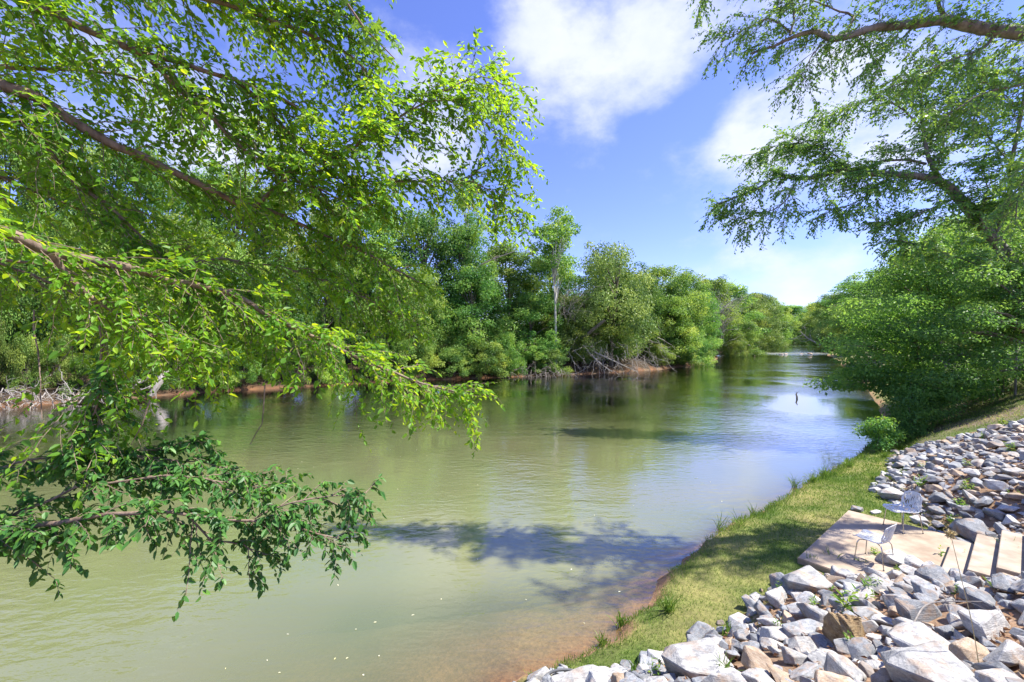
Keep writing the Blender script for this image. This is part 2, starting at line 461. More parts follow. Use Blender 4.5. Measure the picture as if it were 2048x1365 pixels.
def water_mat():
    m, nt, N, Lk, out = new_mat('river water')
    at = N.new('ShaderNodeAttribute'); at.attribute_name = 'turbid'
    fo = N.new('ShaderNodeAttribute'); fo.attribute_name = 'foam'
    ge = N.new('ShaderNodeTexCoord'); v = ge.outputs['Object']
    silt = N_noise(N, Lk, v, .07, 4, .55, .5)
    col = N_ramp(N, Lk, silt, [(.35, (.155, .190, .078)), (.65, (.215, .205, .102))])
    mp = N.new('ShaderNodeMapping'); mp.inputs['Rotation'].default_value = (0, 0, math.radians(-38)); mp.inputs['Scale'].default_value = (1, 2.3, 1)
    Lk.new(v, mp.inputs[0])
    w1 = N_noise(N, Lk, mp.outputs[0], 2.4, 3, .5, .35)
    w2 = N_noise(N, Lk, mp.outputs[0], .55, 3, .55, .3)
    w3 = N_noise(N, Lk, v, 9.0, 2, .5, .2)
    patch = N_ramp(N, Lk, N_noise(N, Lk, v, .11, 2, .5), [(.38, (.10, .10, .10)), (.62, (1, 1, 1))])
    h = N_math(N, Lk, 'ADD', N_math(N, Lk, 'MULTIPLY', w1, .021), N_math(N, Lk, 'MULTIPLY', w2, .026))
    h = N_math(N, Lk, 'ADD', h, N_math(N, Lk, 'MULTIPLY', w3, .004))
    h = N_math(N, Lk, 'MULTIPLY', h, patch)
    h = N_math(N, Lk, 'ADD', h, N_math(N, Lk, 'MULTIPLY', N_math(N, Lk, 'MULTIPLY', N_noise(N, Lk, v, .9, 4, .6), fo.outputs['Fac']), .6))
    bp = N.new('ShaderNodeBump'); bp.inputs['Strength'].default_value = 1.0; bp.inputs['Distance'].default_value = 1.0
    Lk.new(h, bp.inputs['Height'])
    fm = N_math(N, Lk, 'MULTIPLY', N_math(N, Lk, 'MULTIPLY', N_ramp(N, Lk, N_noise(N, Lk, v, .30, 5, .7), [(.46, (0, 0, 0)), (.62, (1, 1, 1))]), fo.outputs['Fac']), .85)
    col = N_mix(N, Lk, fm, col, (.62, .62, .60))
    df = N.new('ShaderNodeBsdfDiffuse'); Lk.new(col, df.inputs[0])
    tr = N.new('ShaderNodeBsdfTransparent'); tr.inputs[0].default_value = (.86, .82, .66, 1)
    body = N.new('ShaderNodeMixShader'); Lk.new(at.outputs['Fac'], body.inputs[0]); Lk.new(tr.outputs[0], body.inputs[1]); Lk.new(df.outputs[0], body.inputs[2])
    gl = N.new('ShaderNodeBsdfGlossy'); gl.inputs['Roughness'].default_value = .03; Lk.new(bp.outputs[0], gl.inputs['Normal'])
    fr = N.new('ShaderNodeFresnel'); fr.inputs['IOR'].default_value = 1.42; Lk.new(bp.outputs[0], fr.inputs['Normal'])
    fac = N_math(N, Lk, 'MULTIPLY', N_math(N, Lk, 'MULTIPLY', fr.outputs[0], 2.4, True), N_math(N, Lk, 'SUBTRACT', 1.0, N_math(N, Lk, 'MULTIPLY', fm, .7)), True)
    mx = N.new('ShaderNodeMixShader'); Lk.new(fac, mx.inputs[0]); Lk.new(body.outputs[0], mx.inputs[1]); Lk.new(gl.outputs[0], mx.inputs[2])
    Lk.new(mx.outputs[0], out.inputs[0]); return m


# ------------------------------------------------------------------ terrain
SH = np.array([(-200, -150), (-60, -45), (-25, -15.5), (-8, 0), (-3, 3.6), (-1, 5.05), (0.25, 6.04), (1.6, 6.9), (2.5, 7.75), (3.07, 8.57), (4.26, 9.8), (6.0, 11.25), (8.1, 12.9),
               (11.5, 15.4), (15.2, 18.4), (19.5, 22.5), (26, 30), (50, 62), (108, 146), (160, 215), (233, 315), (330, 450), (480, 600), (800, 700), (1800, 800)], float)
FA = np.array([(-1500, -400), (-300, -120), (-60, 5), (-37, 30.8), (-33.5, 34.7), (-29, 39.7), (-13.4, 51), (-1.6, 56), (11.3, 62), (26, 73), (42, 92), (55, 114), (68, 142), (110, 205),
               (180, 315), (300, 500), (430, 640), (800, 780), (1800, 900)], float)
TO = np.array([(-205, -160), (-62, -49), (-25, -17.5), (-8, -1.4), (-3, 2.7), (-1, 4.4), (0.24, 5.55), (2.2, 5.95), (3.3, 6.5), (4.3, 7.35), (5.3, 7.72), (7.9, 7.70), (8.3, 8.0), (9.58, 9.12), (9.72, 10.3),
               (10.4, 12), (14.1, 15.7), (16.5, 18.0), (21, 22), (28, 29), (53, 61), (112, 145), (166, 213), (238, 312), (336, 446), (485, 595), (805, 690), (1800, 790)], float)
TO[:, 1] = TO[:, 1]


def sdist(poly, x, y):
    """signed distance, positive to the right of the direction of travel"""
    x = np.asarray(x, float).ravel(); y = np.asarray(y, float).ravel()
    best = np.full(x.shape, 1e18); sg = np.zeros_like(x)
    for a, b in zip(poly[:-1], poly[1:]):
        d = b - a; L2 = d @ d
        t = np.clip(((x - a[0]) * d[0] + (y - a[1]) * d[1]) / L2, 0, 1)
        dx = x - a[0] - t * d[0]; dy = y - a[1] - t * d[1]; q = dx * dx + dy * dy
        cr = d[0] * (y - a[1]) - d[1] * (x - a[0])
        m = q < best - 1e-9
        # for vertices shared by two segments keep the sign of the larger cross value
        tie = (np.abs(q - best) <= 1e-9) & (np.abs(cr) / math.sqrt(L2) > 0)
        sg = np.where(m, -np.sign(cr), np.where(tie & (np.abs(cr) / math.sqrt(L2) > np.sqrt(best) * .7), -np.sign(cr), sg))
        best = np.minimum(best, q)
    return np.sqrt(best) * np.where(sg == 0, 1, sg)


PA = np.array([5.53, 8.27]); PU = np.array([.772, .636]); PV = np.array([.636, -.772])


def uv(x, y):
    rx, ry = np.asarray(x) - PA[0], np.asarray(y) - PA[1]
    return rx * PU[0] + ry * PU[1], rx * PV[0] + ry * PV[1]


def height(x, y, full=False):
    shp = np.shape(x); x = np.asarray(x, float).ravel(); y = np.asarray(y, float).ravel()
    sr = sdist(SH, x, y); st = sdist(TO, x, y); sf = -sdist(FA, x, y)
    wob = .22 * vnoise(x, y, 1.7, 3) * sstep(0, 3, y) ; srw = sr + (wob + .12 * vnoise(x, y, 5.0, 4) * sstep(0, 3, y)) * .8 * (np.abs(sr) < 4)
    bed = -np.minimum(1.7, (.15 + .45 * sstep(7.6, 10.5, y)) * np.maximum(0, np.minimum(-srw, 200))) - .02
    bedf = -np.minimum(1.7, .35 * np.maximum(0, -sf)) - .02
    bed = np.maximum(bed, bedf) * 1.0
    shelf = .20 * sstep(-.02, .22, srw) + np.minimum(.30, .16 * np.maximum(0, srw - .1)) + .025 * vnoise(x, y, 2.5, 5) * sstep(.1, .8, srw)
    slope = .5 * np.maximum(0, st)
    crest = 2.9
    slope = crest - np.log1p(np.exp((crest - slope) * 5.0)) / 5.0
    slope = np.maximum(slope, 0) * sstep(-.05, .3, st)
    zn = shelf + slope + .05 * vnoise(x, y, 1.1, 8) * sstep(.4, 2, st) + .5 * sstep(8, 60, sr) * vnoise(x, y, .05, 9)
    zf = .25 * sstep(-.05, .5, sf) + 1.3 * sstep(.2, 4, sf) + .11 * np.clip(sf - 3, 0, 150) + .4 * vnoise(x, y, .12, 12) * sstep(2, 15, sf)
    z = np.where(srw > 0, zn, np.where(sf > 0, zf, bed))
    if full: return z.reshape(shp), srw.reshape(shp), st.reshape(shp), sf.reshape(shp)
    return z.reshape(shp)


def H1(x, y): return float(height(np.array([x]), np.array([y]))[0])


def ground_at(px, py, zmin=2.0, zmax=60):
    Z = np.exp(np.linspace(math.log(zmin), math.log(zmax), 900)); X = (px - CX) / F * Z; ray = EYE - (py - CY) / F * Z
    h = np.maximum(height(X, Z), 0 if py > 0 else -9); k = np.argmax(ray <= h)
    return np.array([X[k], Z[k], h[k]])


def axis(lo, hi, a, b, s, g):
    mid = list(np.arange(lo, hi, s)); L = [lo]; st = s
    while L[-1] > a: st *= g; L.append(L[-1] - st)
    R = [hi]; st = s
    while R[-1] < b: st *= g; R.append(R[-1] + st)
    return np.array(sorted(set(L[1:] + mid + R)))


GX = axis(-4, 22, -1600, 1700, .16, 1.045); GY = axis(-1.5, 22, -500, 1700, .16, 1.04)
XX, YY = np.meshgrid(GX, GY); ZZ, SR, ST, SF = height(XX, YY, True)
nx, ny = len(GX), len(GY)
idx = np.arange(nx * ny).reshape(ny, nx)
quads = np.stack([idx[:-1, :-1], idx[:-1, 1:], idx[1:, 1:], idx[1:, :-1]], -1).reshape(-1, 4)
mb = MB(); mb.add(np.stack([XX, YY, ZZ], -1), quads)
ground = mb.obj('ground', ground_mat(), smooth=True); tag(ground, 'sloping earth river banks and sandy river bed', kind='structure')
# soil colours: what the ground is made of at each place
x, y, sr, st, sf = (a.ravel() for a in (XX, YY, SR, ST, SF)); u_, v_ = uv(x, y)
clay = np.array([.34, .20, .11]); sand = np.array([.38, .26, .16]); turf = np.array([.10, .15, .03]); straw = np.array([.36, .29, .12])
litt = np.array([.30, .20, .13]); loam = np.array([.06, .042, .026]); thatch = np.array([.20, .16, .11])


def lerp(a, b, t): return a * (1 - t[:, None]) + b * t[:, None]


c = np.tile(sand, (len(x), 1)) * (1 + .12 * vnoise(x, y, 1.0, 21))[:, None]
c = lerp(c, np.tile(clay, (len(x), 1)), sstep(-.8, 0, sr))
pat = np.clip(.5 + .75 * vnoise(x, y, 1.5, 31) + .3 * vnoise(x, y, 5, 32), 0, 1)
tf = lerp(np.tile(turf, (len(x), 1)), np.tile(straw, (len(x), 1)), pat * .55)
c = lerp(c, tf, sstep(.10, .28, sr + .16 * vnoise(x, y, 3.1, 46)))
c = lerp(c, np.tile(litt, (len(x), 1)), sstep(-.1, .4, st) * (u_ < 13.2))
th = lerp(np.tile(thatch, (len(x), 1)), np.tile(turf, (len(x), 1)), np.clip(.35 + .9 * vnoise(x, y, .9, 33), 0, 1))
c = lerp(c, th, sstep(12.6, 13.4, u_ + .5 * vnoise(x, y, 1.2, 44)) * sstep(.1, .5, st))
fb = lerp(np.tile(np.array([.22, .11, .055]), (len(x), 1)), np.tile(loam, (len(x), 1)), sstep(-.1, .5, sf + .4 * vnoise(x, y, .4, 35)))
c = np.where((sf > -.6)[:, None], fb, c)
ca = ground.data.color_attributes.new('soil', 'FLOAT_COLOR', 'POINT')
ca.data.foreach_set('color', np.concatenate([c, np.ones((len(c), 1))], 1).astype(np.float32).ravel())

# river surface
WX = axis(-6, 20, -1600, 1700, .25, 1.06); WY = axis(3, 22, -500, 1700, .25, 1.06)
X2, Y2 = np.meshgrid(WX, WY); Z2, S2, T2, F2 = height(X2, Y2, True)
wi = np.arange(X2.size).reshape(X2.shape)
q2 = np.stack([wi[:-1, :-1], wi[:-1, 1:], wi[1:, 1:], wi[1:, :-1]], -1).reshape(-1, 4)
keep = ((S2 < 3) & (F2 < 6)).ravel()[q2].any(1); q2 = q2[keep]
mb = MB(); mb.add(np.stack([X2, Y2, 0 * X2], -1), q2)
water = mb.obj('water', water_mat(), smooth=True); tag(water, 'muddy green brown river with rippled reflections', kind='structure')
dep = np.maximum(0, -Z2.ravel() - .02 + .05 * vnoise(X2.ravel(), Y2.ravel(), .8, 51) * (Z2.ravel() < -.15))
at = water.data.attributes.new('turbid', 'FLOAT', 'POINT'); at.data.foreach_set('value', np.clip(1 - np.exp(-3.4 * dep), 0, 1).astype(np.float32))
foam = .75 * np.exp(-((Y2 - 158 - .05 * X2) / 14) ** 2) + .15 * sstep(140, 165, Y2)
at = water.data.attributes.new('foam', 'FLOAT', 'POINT'); at.data.foreach_set('value', np.clip(foam, 0, 1).ravel().astype(np.float32))

# ------------------------------------------------------------------ concrete patio and steps
def prism(mb, corners, z0, z1, tone=.5, mat=0, bev=.012):
    bm = bmesh.new(); vs = [bm.verts.new((*c, z0)) for c in corners]; f = bm.faces.new(vs)
    r = bmesh.ops.extrude_face_region(bm, geom=[f]); up = [v for v in r['geom'] if isinstance(v, bmesh.types.BMVert)]
    for v in up: v.co.z = z1
    bmesh.ops.recalc_face_normals(bm, faces=bm.faces)
    if bev: bmesh.ops.bevel(bm, geom=bm.edges[:], offset=bev, segments=2, affect='EDGES')
    bm.verts.index_update()
    V = [v.co[:] for v in bm.verts]
    by = {}
    for f in bm.faces: by.setdefault(len(f.verts), []).append([v.index for v in f.verts])
    first = True; base = mb.n
    for k, fs in by.items():
        if first: mb.add(V, fs, tone, mat); first = False
        else: mb.F.append(np.array(fs) + base); mb.M.append(np.full(len(fs), mat))
    bm.free()


def UV(u, v): return tuple(PA + PU * u + PV * v)


mb = MB(); prism(mb, [UV(0, 0), UV(0, 1.85), UV(3.67, 1.85), UV(3.67, 0)], .38, .60)
tag(mb.obj('patio_slab', M['concrete']), 'flat tan concrete landing slab under the two perforated chairs', 'patio')
stairs = empty('concrete_steps', 'tan concrete steps climbing the rocky bank from the landing slab', 'steps', (*UV(2.3, 1.9), .6))
for i in range(8):
    v0 = 1.87 + .325 * i; us = (2.95, 3.12, 3.16)[min(i, 2)]
    mb = MB(); prism(mb, [UV(1.0, v0), UV(1.0, v0 + .322), UV(us, v0 + .322), UV(us, v0)], .4 + .12 * i, .60 + .17 * (i + 1), bev=.008)
    o = mb.obj('step', M['concrete_side'], stairs); o.matrix_parent_inverse = stairs.matrix_world.inverted()
    o.matrix_parent_inverse = Matrix.Translation(-Vector((*UV(2.3, 1.9), .6)))

# ------------------------------------------------------------------ perforated chairs
def chair_shell():
    prof = np.array([(.27, .415), (.255, .438), (.20, .446), (.08, .436), (-.05, .430), (-.15, .438), (-.205, .47), (-.235, .53), (-.258, .62), (-.29, .74), (-.315, .83)])
    wid = np.array([.40, .44, .47, .485, .49, .485, .475, .465, .45, .42, .33])
    s = np.linspace(0, 1, len(prof)); nt_, nu = 72, 44
    t = np.linspace(0, 1, nt_ + 1); py_ = np.interp(t, s, prof[:, 0]); pz = np.interp(t, s, prof[:, 1]); w = np.interp(t, s, wid)
    bm = bmesh.new(); G = []
    for j in range(nt_ + 1):
        row = []
        for i in range(nu + 1):
            a = i / nu * 2 - 1
            back = sstep(.5, .75, t[j])
            xx = a * w[j] / 2 + .008 * math.sin(j * .55 + i * .3)
            yy = py_[j] + float(back) * .055 * abs(a) ** 2.2; zz = pz[j] + (1 - float(back)) * .035 * abs(a) ** 3
            if t[j] > .93: zz -= (abs(a) ** 3) * .05 * (t[j] - .93) / .07
            row.append(bm.verts.new((xx, yy, zz)))
        G.append(row)
    rr = random.Random(4)
    hole = set()
    for c in range(10):
        i0 = 3 + c * 4; j = 4 + rr.randint(0, 5)
        while j < nt_ - 6:
            ln = rr.randint(7, 13)
            for jj in range(j, min(j + ln, nt_ - 4)):
                ws = 2 if 1 < jj - j < ln - 2 else 1
                sh = 1 if (jj - j) > ln * .6 and c % 2 else 0
                for k in range(ws + (1 if 3 < jj - j < ln - 4 else 0)): hole.add((i0 + k + sh - 1, jj))
            j += ln + 2
    # drop cells that would touch only at a corner, then build both skins and the walls round every slot
    for j in range(1, nt_):
        for i in range(1, nu):
            q = [((i - 1, j - 1) in hole), ((i, j - 1) in hole), ((i - 1, j) in hole), ((i, j) in hole)]
            if q[0] and q[3] and not q[1] and not q[2]: hole.discard((i, j))
            elif q[1] and q[2] and not q[0] and not q[3]: hole.discard((i, j - 1))
    Gc = [[v.co.copy() for v in row] for row in G]; bm.clear()
    def nrm(j, i):
        a = Gc[min(j + 1, nt_)][i] - Gc[max(j - 1, 0)][i]; b = Gc[j][min(i + 1, nu)] - Gc[j][max(i - 1, 0)]; return a.cross(b).normalized()
    solid = [(i, j) for j in range(nt_) for i in range(nu) if (i, j) not in hole]; ss = set(solid)
    top = {}; bot = {}
    def gv(d, j, i, o):
        if (j, i) not in d: d[(j, i)] = bm.verts.new(Gc[j][i] + nrm(j, i) * o)
        return d[(j, i)]
    for i, j in solid:
        q = [(j, i), (j, i + 1), (j + 1, i + 1), (j + 1, i)]
        T = [gv(top, a, b, .0055) for a, b in q]; B = [gv(bot, a, b, -.0055) for a, b in q]
        bm.faces.new(T[::-1]); bm.faces.new(B)
        for k, (di, dj) in enumerate(((0, -1), (1, 0), (0, 1), (-1, 0))):
            if (i + di, j + dj) not in ss: bm.faces.new((T[k], T[(k + 1) % 4], B[(k + 1) % 4], B[k]))
    bmesh.ops.recalc_face_normals(bm, faces=bm.faces)
    me = bpy.data.meshes.new('seat_shell'); bm.to_mesh(me); bm.free(); me.materials.append(M['chair_shell'])
    return me


def make_chair(label, loc, rz, shell):
    t = empty('chair', label, 'chair', loc, 'perforated chairs on the landing slab'); t.rotation_euler = (0, 0, rz)
    link('seat_shell', shell, t)
    for sx in (-1, 1):
        mb = MB()
        P, R = refine([(sx * .10, .0, .416), (sx * .17, .0, .414), (sx * .195, .0, .41)], [.008] * 3, .05)
        for sy in (-1, 1):
            mb = MB()
            P, R = refine([(sx * .05, sy * .02, .416), (sx * .13, sy * .10, .416), (sx * .185, sy * .165, .408), (sx * .208, sy * .188, .36), (sx * .222, sy * .205, .2), (sx * .238, sy * .225, .012)], [.0095] * 6, .03)
            tubes(mb, P, R, 8); leg = mb.obj('leg', M['chrome'], t, True)
            mb = MB(); tubes(mb, [(sx * .237, sy * .2245, .022), (sx * .239, sy * .226, .0)], [.0125, .0125], 8); mb.obj('foot_cap', M['rubber'], leg)
    mb = MB(); prism(mb, [(-.07, -.05), (.07, -.05), (.07, .05), (-.07, .05)], .405, .424, bev=.004); mb.obj('mounting_plate', M['chrome'], t)
    return t


shell = chair_shell()
make_chair('white perforated chair nearer the rocks, its back towards the camera side', (6.88, 8.10, .60), math.atan2(.87, -.50) - math.pi / 2, shell)
make_chair('white perforated chair further back on the slab beside the rock slope', (8.72, 9.52, .60), math.atan2(-.04, -1) - math.pi / 2, shell)

# ------------------------------------------------------------------ riprap rocks
def rock_mesh(seed, dims, pits=0.0, sub=False):
    r = np.random.default_rng(seed); n = 15
    P = norm(r.normal(0, 1, (n, 3))) * r.uniform(.72, 1.08, (n, 1))
    P = np.sign(P) * np.abs(P) ** .8 * dims
    bm = bmesh.new()
    for p in P: bm.verts.new(p)
    h = bmesh.ops.convex_hull(bm, input=bm.verts[:])
    bmesh.ops.delete(bm, geom=[v for v in bm.verts if not v.link_faces], context='VERTS')
    bmesh.ops.dissolve_limit(bm, angle_limit=math.radians(9), verts=bm.verts[:], edges=bm.edges[:])
    bmesh.ops.bevel(bm, geom=bm.edges[:], offset=.05 * min(dims) + .012, segments=1, affect='EDGES', clamp_overlap=True)
    bmesh.ops.triangulate(bm, faces=bm.faces[:])
    if sub:
        for k in range(2): bmesh.ops.subdivide_edges(bm, edges=bm.edges[:], cuts=1, use_grid_fill=True)
        for v in bm.verts:
            q = np.array(v.co); s = sum(math.sin(q @ r.normal(0, 7 * (i + 1) ** .5, 3) + i) * .5 ** (i * .5) for i in range(0)) 
        dirs = [r.normal(0, 4.5 + 3 * i, 3) for i in range(4)]
        bm.normal_update()
        for v in bm.verts:
            q = np.array(v.co); s = sum(math.sin(float(q @ d) + i * 2) / (1 + i * .6) for i, d in enumerate(dirs))
            v.co += v.normal * s * (.02 + pits) * min(dims)
    me = bpy.data.meshes.new('rock'); bm.to_mesh(me); bm.free(); me.materials.append(M['rock_white'])
    a = me.attributes.new('tone', 'FLOAT', 'POINT'); a.data.foreach_set('value', np.full(len(me.vertices), .5, np.float32))
    return me


SHAPES = [(1, .75, .6), (1, .6, .5), (1, .85, .45), (1, .55, .65), (1, .8, .75), (1, .5, .38), (1, .7, .5), (1, .9, .6), (1, .65, .42), (1, .6, .7), (1, .78, .55), (1, .45, .45), (1, .7, .35), (1, .6, .6), (1, .95, .7), (1, .52, .5), (1, .8, .4), (1, .68, .62)]
ROCKS = [rock_mesh(40 + i, np.array(d)) for i, d in enumerate(SHAPES)]
ROCKS_HI = [rock_mesh(40 + i, np.array(d), sub=True) for i, d in enumerate(SHAPES)]
rr = np.random.default_rng(5)
placed = []      # x, y, z, r
# hand-set boulders: px, py of the middle, half length in px, shape, material, yaw, tilt, label
SPECIAL = [
    (1700, 1262, 46, 4, 'rock_gold', .3, .1, 'golden brown porous boulder with a pitted face among pale rocks'),
    (1690, 1330, 40, 11, 'rock_tan', 1.5, .75, 'tan oblong slab propped upright below the golden porous boulder'),
    (1846, 1222, 52, 0, 'rock_grey', .1, .25, 'dark grey wedge boulder tilted over a gap in the leaf litter'),
    (1800, 1202, 40, 8, 'rock_grey', .2, .05, 'long low blue grey rock directly behind the dark wedge boulder'),
    (1880, 1160, 46, 7, 'rock_grey', .4, .1, 'smooth blue grey boulder in front of the lowest concrete step'),
    (1790, 1122, 34, 4, 'rock_white', .2, .1, 'cream white boulder at the front edge of the landing slab'),
    (1828, 1135, 32, 4, 'rock_white', 1.0, .1, 'pale rounded boulder between the cream boulder and the steps'),
    (1625, 1160, 56, 2, 'rock_white', .35, .1, 'long white boulder at the near corner of the landing slab'),
    (1558, 1190, 38, 0, 'rock_white', .8, .2, 'white faceted boulder at the grass edge with dark underside'),
    (1605, 1247, 56, 5, 'rock_grey', .1, .05, 'long grey and white rock lying above the orange leaf litter'),
    (1460, 1282, 22, 11, 'rock_tan', .8, .6, 'small rounded tan rock beside the white bank edge stones'),
    (1400, 1320, 82, 2, 'rock_white', .1, .05, 'broad flat white slab at the lower end of the rock slope'),
    (1160, 1345, 78, 5, 'rock_white', .2, .05, 'long flat cream slab under the looped grey hose'),
    (1880, 1340, 100, 2, 'rock_white', .1, .08, 'wide pale slab with a level top near the hose side of slope'),
    (1850, 1285, 72, 6, 'rock_white', -.3, .2, 'pale layered slab uphill from the tan oblong slab'),
    (1980, 1245, 60, 0, 'rock_white', .3, .2, 'large whitish rock high on the near slope below the steps'),
    (1812, 918, 26, 11, 'rock_grey', .0, .0, 'flat topped blue grey block at the far grassy end of the riprap'),
    (1930, 1085, 26, 1, 'rock_grey', .5, .2, 'blue grey rock wedged against the side of the concrete steps'),
    (1955, 1062, 40, 7, 'rock_grey', .2, .2, 'large blue grey boulder above the steps, beside the further chair'),
    (1880, 1000, 22, 4, 'rock_grey', .6, .2, 'rounded blue grey rock just behind the further chair'),
    (1790, 985, 30, 2, 'rock_white', .3, .1, 'bright white rough rock at the toe of the slope behind the slab'),
    (1868, 975, 22, 8, 'rock_tan', .1, .1, 'flat tan rock immediately behind the further chair back'),
    (1715, 1017, 17, 1, 'rock_grey', .4, .1, 'small blue grey rock at the far corner of the landing slab'),
    (1750, 1022, 15, 5, 'rock_white', .2, .1, 'small pale flat rock along the back edge of the landing slab'),
    (1425, 1262, 15, 0, 'rock_grey', .9, .5, 'small upright blue grey rock standing alone in the grass edge'),
    (1512, 1200, 17, 4, 'rock_white', .3, .3, 'small half buried grey and white rock in yellow grass'),
]
special = []
for px, py, hp, shp, mt, yaw, tilt, lab in SPECIAL:
    g = ground_at(px, py + hp * .35); r = hp * g[1] / F
    special.append((g, r, shp, mt, yaw, tilt, lab)); placed.append((g[0], g[1], r * .8))


def in_slab(x, y, r):
    u, v = uv(x, y)
    a = (u > -.2 - r * .3) & (u < 3.67 + r * .75) & (v > -r) & (v < 1.85 + r * .3) & (y > 7.82 + r * .8)
    b = (u > 1.0) & (u < 3.25 + r * .7) & (v > 1.6) & (v < 4.8) & (u > 1.25)
    return a | b


cand = []
for r0, tries in ((.225, 200), (.19, 1500), (.165, 6000), (.13, 12000), (.095, 22000), (.07, 22000)):
    X = rr.uniform(-1, 24, tries); Y = rr.uniform(1.8, 19, tries)
    z, sr_, st_, _ = height(X, Y, True); u, v = uv(X, Y); rad = r0 * rr.uniform(.85, 1.15, tries)
    px, py = to_px(np.stack([X, Y, z], 1))
    ok = (st_ > -.12 + .2 * vnoise(X, Y, 2, 61)) & (u < 13 + .5 * vnoise(X, Y, 1.2, 44)) & (px > 960) & (px < 2500) & (py > 700) & (py < 1600) & ~in_slab(X, Y, rad) & (st_ < 6.5)
    # a few gaps with leaf litter
    gap = vnoise(X, Y, 1.9, 62) > (.7 if r0 > .15 else .95); ok &= ~(gap & (Y < 8))
    for i in np.nonzero(ok)[0]:
        if all((X[i] - p[0]) ** 2 + (Y[i] - p[1]) ** 2 > (.70 * (rad[i] + p[2])) ** 2 for p in placed):
            placed.append((X[i], Y[i], rad[i])); cand.append((X[i], Y[i], z[i], rad[i]))
print('rocks', len(cand))
nE = .5


def rock_rot(yaw, tilt, ax=None):
    return Matrix.Rotation(tilt, 4, Vector((math.cos(ax or yaw), math.sin(ax or yaw), 0))) @ Matrix.Rotation(yaw, 4, 'Z')


def put_rock(me, mt, pos, r, R, label, group='riprap rocks on the river bank'):
    o = link('rock', me); o.matrix_world = Matrix.Translation(Vector(pos)) @ R @ Matrix.Scale(r, 4)
    o.material_slots[0].link = 'OBJECT'; o.material_slots[0].material = M[mt]
    return tag(o, label, 'rock', group)


for g, r, shp, mt, yaw, tilt, lab in special:
    me = rock_mesh(77, np.array((1, .95, .85)), .04, True) if mt == 'rock_gold' else ROCKS_HI[shp]
    put_rock(me, mt, (g[0], g[1], g[2] + r * SHAPES[shp][2] * .42), r * 1.0, rock_rot(yaw, tilt), lab)
info = []
for (X, Y, z, r) in cand:
    px, py = to_px(np.array([[X, Y, z + .1]])); vis = -20 < px[0] < 2075 and py[0] < 1400
    info.append((r / Y if vis else r / Y * .01, X, Y, z, r, px[0], py[0]))
info.sort(key=lambda a: -a[0])
NI = 300 - len(special) - 6
LM = [(g, lab) for (g, r, s, mt, yw, ti, lab) in special]
LMN = ['golden porous boulder', 'tan upright slab', 'dark wedge boulder', 'long rock behind the dark wedge', 'boulder before the lowest step', 'cream boulder at the slab edge', None,
       'long white boulder at the slab corner', 'faceted white boulder in the grass', 'long grey rock above the litter', 'small tan rounded rock', 'broad flat white slab', 'cream slab under the hose',
       'wide level pale slab', 'pale layered slab', 'large whitish rock on the slope', 'flat blue block by the far grass', 'rock wedged against the steps', 'large blue boulder above the steps', 'rock behind the further chair',
       'rough white rock at the slope toe', 'flat tan rock behind the chair', None, None, None, None]
counts = {}
rest = MB()
stuffmats = [M['rock_white'], M['rock_grey'], M['rock_tan']]
ORD = ['nearest', 'second', 'third', 'fourth', 'fifth', 'sixth', 'seventh', 'eighth', 'ninth', 'tenth', 'eleventh', 'twelfth', 'thirteenth', 'fourteenth', 'fifteenth', 'sixteenth', 'seventeenth', 'eighteenth', 'nineteenth', 'twentieth', 'twentyfirst', 'twentysecond', 'twentythird', 'twentyfourth', 'twentyfifth', 'twentysixth', 'twentyseventh', 'twentyeighth', 'twentyninth', 'thirtieth']
pend = []
for k, (sc, X, Y, z, r, px, py) in enumerate(info):
    s = int(rr.integers(len(ROCKS))); q = rr.uniform()
    mt = 'rock_white' if q < .42 else ('rock_grey' if q < .90 else 'rock_tan')
    ax = rr.uniform(0, 6.28); R = rock_rot(rr.uniform(0, 6.28), rr.normal(0, .35), ax)
    pos = np.array([X, Y, z + r * SHAPES[s][2] * rr.uniform(.25, .62)])
    if k < NI:
        me = ROCKS_HI[s] if sc * F * 2 > 62 else ROCKS[s]
        o = put_rock(me, mt, pos, r * 1.2, R, None)
        best = min((math.hypot(px - float(to_px(LM[j][0][None])[0][0]), py - float(to_px(LM[j][0][None])[1][0])), j) for j in range(len(LM)) if LMN[j])
        lx, ly = (float(v[0]) for v in to_px(LM[best[1]][0][None])); dx, dy = px - lx, py - ly
        di = ('right of' if dx > 0 else 'left of') if abs(dx) > abs(dy) * 1.3 else ('below' if dy > 0 else 'above')
        cn = {'rock_white': 'white', 'rock_grey': 'blue grey', 'rock_tan': 'tan'}[mt]
        pend.append((LMN[best[1]], di, cn, best[0], o))
    else:
        me = ROCKS[s]; V = np.array([v.co for v in me.vertices]); Rm = np.array(R.to_3x3())
        tr = np.array([p.vertices[:] for p in me.polygons])
        rest.add((V * r * 1.2) @ Rm.T + pos, tr, rr.uniform(), {'rock_white': 0, 'rock_grey': 1, 'rock_tan': 2}[mt])
grp = {}
for a, b, cn, d, o in pend: grp.setdefault((a, b, cn), []).append((d, o))
for (a, b, cn), L in grp.items():
    for i, (d, o) in enumerate(sorted(L, key=lambda t: t[0])):
        if len(L) == 1: o['label'] = f'{cn} riprap rock {b} the {a}'
        else: o['label'] = f'{cn} rock {b} the {a}, {ORD[min(i, len(ORD)-1)]} from it'
